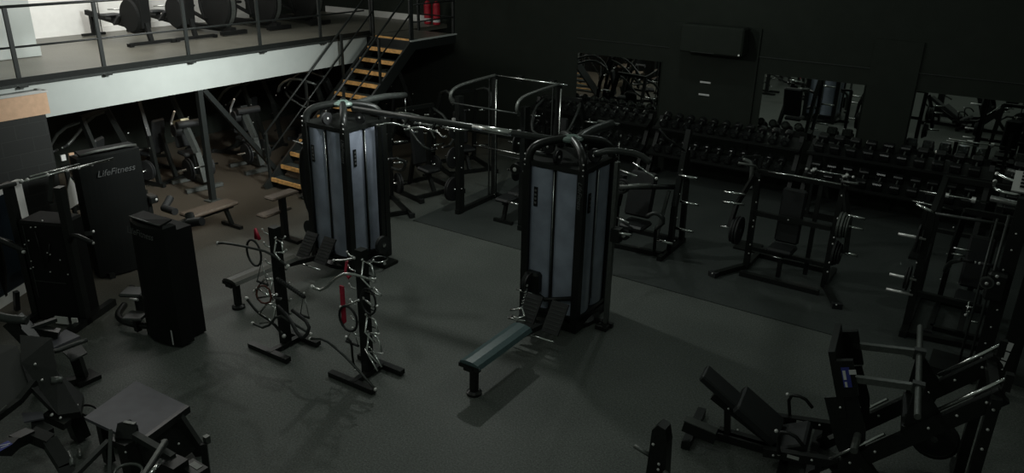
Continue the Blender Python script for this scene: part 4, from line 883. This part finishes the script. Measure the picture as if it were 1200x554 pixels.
# G: plate loaded machines under the mezzanine edge
def gmachine(loc, rz, label, top=CREAM, arms=MID):
    t = thing('plate_loaded_machine', loc, label, 'weight machine', None, rz); T = LT(t)
    m = M(arms, T).bar((-.45, -.2, .05), (-.45, .45, .05), .09, .07).bar((.3, -.25, .05), (.3, .5, .05), .09, .07).bar((-.45, .3, .06), (.3, .3, .06), .08); part('base_frame', m, t)
    m = M(arms, T).bars([(.1, .25, .1), (.02, .2, .7), (-.15, .1, 1.25)], .09, .11); part('upright', m, t)
    m = M(top, T).bar((-.5, .1, 1.18), (-.1, .1, 1.30), .16, .16); part('head', m, t)
    m = M(SHN, T).bars([(-.55, .0, .95), (-.52, .0, 1.25), (-.3, 0, 1.5)], .03); part('lever_arm', m, t)
    m = M(RUB, T).cyl((-.05, -.1, 1.28), (-.05, .4, 1.28), .07).cyl((-.2, -.12, 1.15), (-.2, .0, 1.15), .12); part('roller_pad', m, t)
    part('seat', M(VIN, T).pad((-.35, .2, .62), (.36, .36, .08)), t); part('backrest', M(VIN, T).pad((-.55, .2, .95), (.08, .32, .5)), t)
    part('seat_post', M(BLK, T).bar((-.35, .2, .05), (-.35, .2, .6), .07), t)
    m = M(CHR, T).tube([(.1, -.28, .42), (.1, .55, .42)], .022); part('weight_peg', m, t)
    for s, n in ((-1, 'near'), (1, 'far')):
        plates(T @ V((.1, .1+s*.12 + (.1 if s > 0 else 0), .42)), T.to_3x3() @ V((0, s, 0)), (.225, .20), 'the %s peg of the %s' % (n, 'machine with cream head' if 'cream' in label else 'machine behind the steel brace'), 'plates on the machines below the mezzanine')
gmachine((-13.45, 8.85, 0), math.radians(-10), 'plate loaded machine with cream head beside the slim steel post')
gmachine((-13.5, 10.3, 0), math.radians(-10), 'plate loaded machine with dark head behind the steel brace', top=BLK)
# bank of dark machines below the mezzanine
k = 0
for (x, y, rz, st, lb) in ((-14.2, 7.3, -60, 0, 'dark machine deep under the mezzanine, nearest the block wall'), (-14.7, 8.9, -80, 2, 'dark lever machine behind the cream-headed machine'), (-14.9, 11.4, -70, 0, 'dark lever machine under the mezzanine left of the brace foot'), (-13.3, 12.0, -60, 2, 'dark lever machine directly beside the staircase foot'), (-14.8, 13.3, -40, 1, 'dark machine furthest back under the mezzanine'), (-12.9, 13.9, -20, 2, 'dark lever machine under the stair landing')):
    lever_machine((x, y, 0), math.radians(rz), lb, 'machines under the mezzanine', short=SHORT[lb], h=1.7, w=1.0, style=st, peg=2, load=(.2,) if k % 2 else (), arm=MID, seat=VIN); k += 1
# cluster between staircase and smith rack
for (x, y, rz, st, lb, ld) in ((-9.55, 10.0, 60, 1, 'black lever machine right behind the tower by the staircase', (.2,)), (-9.6, 11.5, 75, 0, 'black lever machine between the staircase and the smith rack', (.18,)), (-9.9, 13.2, 60, 2, 'black lever machine in the dark beyond the smith rack', ()), (-8.0, 13.9, 10, 0, 'black lever machine in front of the mirror nearest the staircase', ())):
    lever_machine((x, y, 0), math.radians(rz), lb, 'machines between staircase and smith rack', short=SHORT[lb], h=1.65, w=1.0, style=st, peg=3, load=ld, arm=GRY)

# P: front left group
t = thing('padded_platform_machine', (-6.4, 3.2, 0), 'lever machine with large slate square platform in the front left', 'weight machine')
part('platform', M(PLTF).prism([(-6.80, 3.00, .52), (-7.08, 3.70, .46), (-6.27, 3.73, .46), (-6.05, 3.06, .52)], (0, 0, .035)).use(BLK).prism([(-6.05, 3.06, .48), (-6.27, 3.73, .42), (-6.23, 3.74, .42), (-6.01, 3.06, .48)], (0, 0, .075)), t)
part('leg', M(BLK).bar((-6.21, 3.58, .46), (-6.10, 3.70, .02), .10).prism([(-6.25, 3.65, .46), (-6.08, 3.08, .5), (-6.0, 3.08, .1), (-6.10, 3.65, .1)], (.02, 0, 0)).bolt((-6.05, 3.30, .42), (1, 0, 0)).bolt((-6.04, 3.45, .30), (1, 0, 0)), t)
part('leg', M(BLK).bar((-6.9, 3.6, .46), (-6.9, 3.6, .02), .08), t)
part('leg', M(BLK).bar((-6.7, 3.1, .5), (-6.7, 3.1, .02), .08), t)
part('base_rail', M(BLK).bar((-6.95, 3.3, .04), (-5.95, 3.4, .04), .08), t)
m = M(BLK).prism([(-6.26, 2.98, .50), (-6.30, 3.05, .60), (-6.23, 3.14, .62), (-6.12, 3.14, .60), (-6.10, 3.06, .50)], (0.0, 0.0, .06)).bar((-6.14, 3.02, .55), (-6.05, 3.0, .05), .16, .12).use(MID).bar((-6.25, 3.09, .675), (-6.14, 3.13, .675), .035, .01); m.bolt((-6.06, 2.96, .50), (0, -1, .3)); part('bracket', m, t)
part('lever_tube', M(GRY).bar((-6.09, 3.08, .60), (-5.62, 3.14, .52), .06), t)
part('cross_tube', M(GRY).bar((-5.75, 3.17, .62), (-5.48, 2.76, .60), .045).use(MID).bar((-5.75, 3.17, .645), (-5.48, 2.76, .625), .03, .005), t)
part('side_tube', M(GRY).bar((-6.28, 2.97, .64), (-5.85, 2.66, .42), .03), t)
part('side_tube', M(GRY).bar((-6.25, 2.92, .56), (-6.12, 2.52, .50), .045), t)
part('hand_tube', M(CHR).tube([(-5.57, 3.00, .60), (-5.46, 2.80, .60)], .022), t)
part('round_grip', M(MID).tube([(-5.85+.13*math.cos(q), 2.84+.11*math.sin(q), .45) for q in [j*PI/8 for j in range(16)]], .014, closed=True), t)
m = M(BLK).box((-5.62, 3.10, .46), (.30, .16, .14), rz=.1).box((-5.42, 3.20, .40), (.22, .14, .14)).bar((-5.45, 3.2, .40), (-5.45, 3.2, .03), .10).use(MID).box((-5.42, 3.22, .472), (.12, .06, .004)); m.bolt((-5.35, 3.12, .42), (0, -1, 0), .02); part('pivot_block', m, t)
part('stop_block', M(BLK).bar((-5.78, 3.55, .35), (-5.72, 3.5, .05), .06).use(MID).box((-5.8, 3.6, .36), (.05, .05, .08)), t)
# seated machine at the left edge
t = thing('seated_machine', (-8.2, 3.5, 0), 'black seated machine with slate pads and bent grey tube at the left edge', 'weight machine')
part('seat', M(PLTF).prism([(-8.50, 3.76, .60), (-8.22, 3.77, .60), (-8.20, 3.44, .60), (-8.36, 3.44, .60)], (0, 0, .03)), t)
part('foot_plate', M(GRY).prism([(-8.40, 3.63, .42), (-8.40, 3.84, .42), (-8.14, 3.77, .42), (-8.12, 3.58, .42)], (0, 0, .02)), t)
part('arm', M(GRY).tube([(-8.48, 3.42, .64), (-8.30, 3.33, .64), (-8.10, 3.36, .63), (-8.09, 3.77, .62)], .026, smooth_path=1), t)
part('arm', M(GRY).bar((-8.50, 3.40, .80), (-8.50, 3.68, .79), .06, .04), t)
part('stem', M(BLK).bar((-8.28, 3.70, .42), (-8.34, 3.76, .03), .10).box((-8.34, 3.78, .03), (.24, .26, .05)), t)
m = M(BLK).bar((-8.45, 3.35, .60), (-8.45, 3.35, .03), .14).bar((-8.45, 3.4, .06), (-8.3, 3.75, .05), .08).bar((-8.62, 3.3, .92), (-8.40, 3.42, .58), .16).bar((-8.52, 3.45, .76), (-8.36, 3.62, .68), .10, .08); part('frame', m, t)
part('head_rest', M(GRY).tube([(-8.85, 3.20, .97), (-8.60, 3.22, .97), (-8.42, 3.36, .94)], .05, smooth_path=1), t)
part('kick_plate', M(WHT).box((-8.68, 3.56, .50), (.14, .10, .05), rz=.5), t, 'white plate')
part('kick_plate', M(WHT).box((-8.56, 3.60, .50), (.05, .10, .06), rz=.3), t, 'white plate')
# mesh-panelled machine at the lower left
t = thing('mesh_panel_machine', (-7.4, 2.9, 0), 'black machine with grey mesh panel and thick curved frame in the bottom left corner', 'weight machine')
part('mesh_panel', M(MSH).prism([(-8.35, 2.75, .95), (-8.00, 3.05, .90), (-7.55, 2.92, .70), (-7.42, 2.68, .62), (-7.42, 2.45, .60), (-8.0, 2.2, .8)], (0, 0, .015)), t)
part('panel_rim', M(BLK).bars([(-7.50, 2.93, .73), (-7.40, 2.72, .66), (-7.32, 2.42, .62)], .06).use(MID).bar((-7.37, 2.60, .69), (-7.31, 2.42, .655), .012, .006), t)
m = M(BLK).prism([(-8.14, 3.15, .88), (-7.85, 3.32, .86), (-7.50, 3.15, .68), (-7.28, 3.25, .42), (-7.08, 3.10, .38), (-7.14, 2.92, .42), (-7.45, 2.86, .66), (-7.75, 2.95, .78)], (0, 0, .07)).bar((-7.3, 3.1, .42), (-7.3, 3.15, .03), .14)
for p in ((-7.62, 3.02, .84), (-7.45, 2.98, .74), (-7.16, 3.12, .48), (-7.2, 2.96, .50)): m.bolt(p, (0, -.4, 1), .013)
part('main_frame', m, t)
part('hand_grip', M(MID).tube([(-7.44, 3.05, .70), (-7.40, 3.14, .68)], .04), t)
part('cable_loop', M(BLK).tube([(-7.18+.13*math.cos(q), 3.22+.07*math.sin(q), .36) for q in [j*PI/8 for j in range(16)]], .013, closed=True), t)
m = M(BLK).bars([(-7.30, 2.88, .45), (-7.08, 2.96, .38)], .10, .08).bars([(-7.25, 2.75, .45), (-7.05, 2.78, .40)], .08, .08).use(CREAM).bolt((-7.17, 2.88, .50), (0, -.5, 1), .018).bolt((-7.10, 2.92, .47), (0, -.5, 1), .014).bolt((-7.2, 2.8, .50), (0, -.5, 1), .012); part('bracket', m, t)
part('side_plate', M(PLTF).prism([(-7.42, 2.72, .50), (-7.28, 2.85, .50), (-7.16, 2.80, .50), (-7.25, 2.66, .50)], (0, 0, .015)), t)
m = M(BLK).bars([(-6.84, 2.30, .58), (-6.92, 2.42, .57), (-6.95, 2.58, .55), (-6.80, 2.66, .48), (-6.52, 2.63, .34), (-6.3, 2.55, .1)], .12, .10); part('curved_tube', m, t)
part('label', M(BLU).prism([(-6.86, 2.26, .645), (-6.86, 2.36, .645), (-6.78, 2.36, .645), (-6.76, 2.24, .645)], (0, 0, .004)).use(LBL).bar((-6.84, 2.28, .651), (-6.80, 2.35, .651), .010, .002).bar((-6.80, 2.27, .651), (-6.79, 2.33, .651), .008, .002), t, 'blue label with pale marks')
part('lower_tube', M(MID).tube([(-6.72, 2.86, .30), (-6.60, 2.80, .30)], .02).tube([(-6.62, 2.72, .40), (-6.45, 2.66, .36)], .024), t)
# extra dumbbells
# ------------------------------------------------------------------ dumbbell racks
DBR = mat('dumbbell_rubber', (.014, .015, .015), .2, 0, .2, 20)
def hexbell(L=.32, r=.075, square=False):
    m = M(DBR)
    for s in (-1, 1):
        a = V((0, s*L*.5, 0)); b = V((0, s*L*.20, 0))
        if square: m.box((0, s*L*.36, 0), (r*1.9, L*.30, r*1.7), bev=.02)
        else: m.lathe(b, a-b, [(r*.85, 0), (r, .015), (r, L*.28), (r*.8, L*.3)], 10)
        m.use(GRY).lathe(a, (0, s, 0), [(r*.5, 0), (r*.5, .003)], 10).use(DBR)
    m.use(MID).cyl((0, -L*.22, 0), (0, L*.22, 0), .016, 8)
    return m
meshes = [hexbell(.30, .07).mesh('dumbbell', Matrix.Identity(4)), hexbell(.36, .085).mesh('dumbbell', Matrix.Identity(4)), hexbell(.40, .10, True).mesh('dumbbell', Matrix.Identity(4))]
secs = [(-9.5, -6.55, 0, 'nearest the staircase', .235), (-6.4, -3.35, 1, 'in the middle of the back wall', .255), (-3.2, -.1, 2, 'under the mirror beside the half rack', .29), (.05, 2.2, 2, 'in the far right corner', .29)]
TIL = math.radians(26)
for si, (xa, xb, mi, nm, stp) in enumerate(secs):
    t = thing('dumbbell_rack', ((xa+xb)/2, 15.35, 0), 'two-tier black dumbbell rack, %s' % nm, 'rack', 'dumbbell racks along the back wall')
    for x in (xa+.05, xb-.05): part('end_frame', M(BLK).bars([(x, 14.95, .04), (x, 15.65, .04)], .08).bar((x, 15.0, .04), (x, 15.6, 1.25), .08, .12), t)
    for k, (z, y) in enumerate(((1.12, 15.42), (.62, 15.20))):
        R = Matrix.Rotation(TIL, 3, 'X')
        part('shelf', M(BLK).box(((xa+xb)/2, y, z), (xb-xa, .42, .03), R=R)  .use(BLK).box(((xa+xb)/2, y-.21, z-.045), (xb-xa, .02, .05)), t)
        tier = ['top', 'middle', 'bottom'][k]
        x = xa+.2; j = 0
        while x < xb-.15:
            r = (.07, .085, .10)[mi]
            o = bpy.data.objects.new('dumbbell', meshes[mi]); C.objects.link(o)
            o.location = (x, y, z+.02+r/math.cos(TIL)); o.rotation_euler = (TIL, 0, random.uniform(-.06, .06))
            tag(o, 'black dumbbell on the %s shelf of the rack %s' % (tier, nm), 'dumbbell', '%s shelf dumbbells, rack %s' % (tier, nm)); x += stp; j += 1

t = thing('white_blade_sign', (-12.2, 6.0, 0), 'narrow white blade panel on a black stand by the end of the block wall', 'sign')
part('panel', M(WHT).prism([(-12.25, 5.86, .68), (-12.25, 6.02, .74), (-12.25, 6.03, 1.0), (-12.25, 5.96, 1.18), (-12.25, 5.88, 1.0)], (.03, 0, 0)), t)
part('stand', M(BLK).box((-12.28, 5.95, .65), (.04, .06, 1.3)).box((-12.28, 5.95, .02), (.3, .3, .04)), t)
part('tab', M(WOOD).box((-12.26, 6.06, 1.46), (.03, .08, .18)), t, 'tan wood tab'); part('tab', M(WHT).box((-12.26, 5.93, 1.50), (.03, .07, .09)), t, 'small white tab')
part('tab_holder', M(BLK).bar((-12.28, 5.9, 1.36), (-12.28, 6.1, 1.36), .03), t)
#LIGHT
# ------------------------------------------------------------------ light
w = bpy.data.worlds.new('world'); bpy.context.scene.world = w; w.use_nodes = True
w.node_tree.nodes['Background'].inputs[0].default_value = (.86, 1.0, .86, 1); w.node_tree.nodes['Background'].inputs[1].default_value = .095
def lamp(kind, name, loc, energy, col=(1, 1, 1), size=.2, rot=None, sy=None, spread=None, target=None):
    d = bpy.data.lights.new(name, kind); d.energy = energy; d.color = col
    if kind == 'AREA':
        d.size = size
        if sy: d.shape = 'RECTANGLE'; d.size_y = sy
        if spread: d.spread = spread
    elif kind in ('POINT', 'SPOT'): d.shadow_soft_size = size
    if kind == 'SPOT': d.spot_size = spread or 1.6; d.spot_blend = .9
    o = bpy.data.objects.new(name, d); C.objects.link(o); o.location = loc
    if target: o.rotation_euler = (V(target)-V(loc)).to_track_quat('-Z', 'Y').to_euler()
    elif rot: o.rotation_euler = rot
    return o
lamp('POINT', 'ceiling_lamp', (-7.0, 9.4, 4.3), 128, (.95, 1, .94), .10)
lamp('POINT', 'ceiling_lamp', (-4.2, 3.4, 5.8), 72, (.93, 1, .94), .12)
lamp('POINT', 'ceiling_lamp', (-1.0, 12.0, 5.2), 26, (.9, 1, .95), .12)
lamp('POINT', 'ceiling_lamp', (-5.5, 13.6, 5.2), 34, (.9, 1, .95), .12)
lamp('POINT', 'ceiling_lamp', (-10.3, 6.6, 4.6), 8, (1, .93, .82), .12)
lamp('SPOT', 'floor_fill_spot', (-10.0, 8.6, 4.7), 50, (1, .88, .74), .15, spread=1.15, target=(-10.3, 7.0, 0))  # added warm fill, brightens the floor beside the mezzanine
lamp('AREA', 'undermezzanine_lamp', (-13.6, 9.2, 2.25), 7, (1, .8, .6), .5, rot=(0, 0, 0), sy=4)
lamp('AREA', 'mezzanine_lamp', (-14.6, 8.4, 5.6), 165, (1, .98, .93), 2.2, rot=(0, 0, 0), sy=4.5)
lamp('AREA', 'fascia_fill', (-5.0, 7.6, 5.4), 95, (.95, 1, .97), 1.2, target=(-12.4, 8.2, 2.4), spread=1.0)  # added fill light, aimed to brighten the white fascia evenly

# ------------------------------------------------------------------ camera
cam = bpy.data.cameras.new('camera'); cam.sensor_width = 36; cam.lens = 910/1200*36; cam.clip_end = 200
co = bpy.data.objects.new('camera', cam); C.objects.link(co)
Rm = Matrix(((0.83337678, -0.22019091, 0.5069508), (0.55237196, 0.29995627, -0.77776054), (0.01919273, 0.92819298, 0.37160387)))
Mx = Rm.to_4x4(); Mx.translation = V((0, 0, 5.0)); co.matrix_world = Mx
sc = bpy.context.scene; sc.camera = co
sc.view_settings.view_transform = 'Standard'; sc.view_settings.look = 'None'; sc.view_settings.exposure = 0
sc.cycles.use_denoising = True
sc.cycles.max_bounces = 6
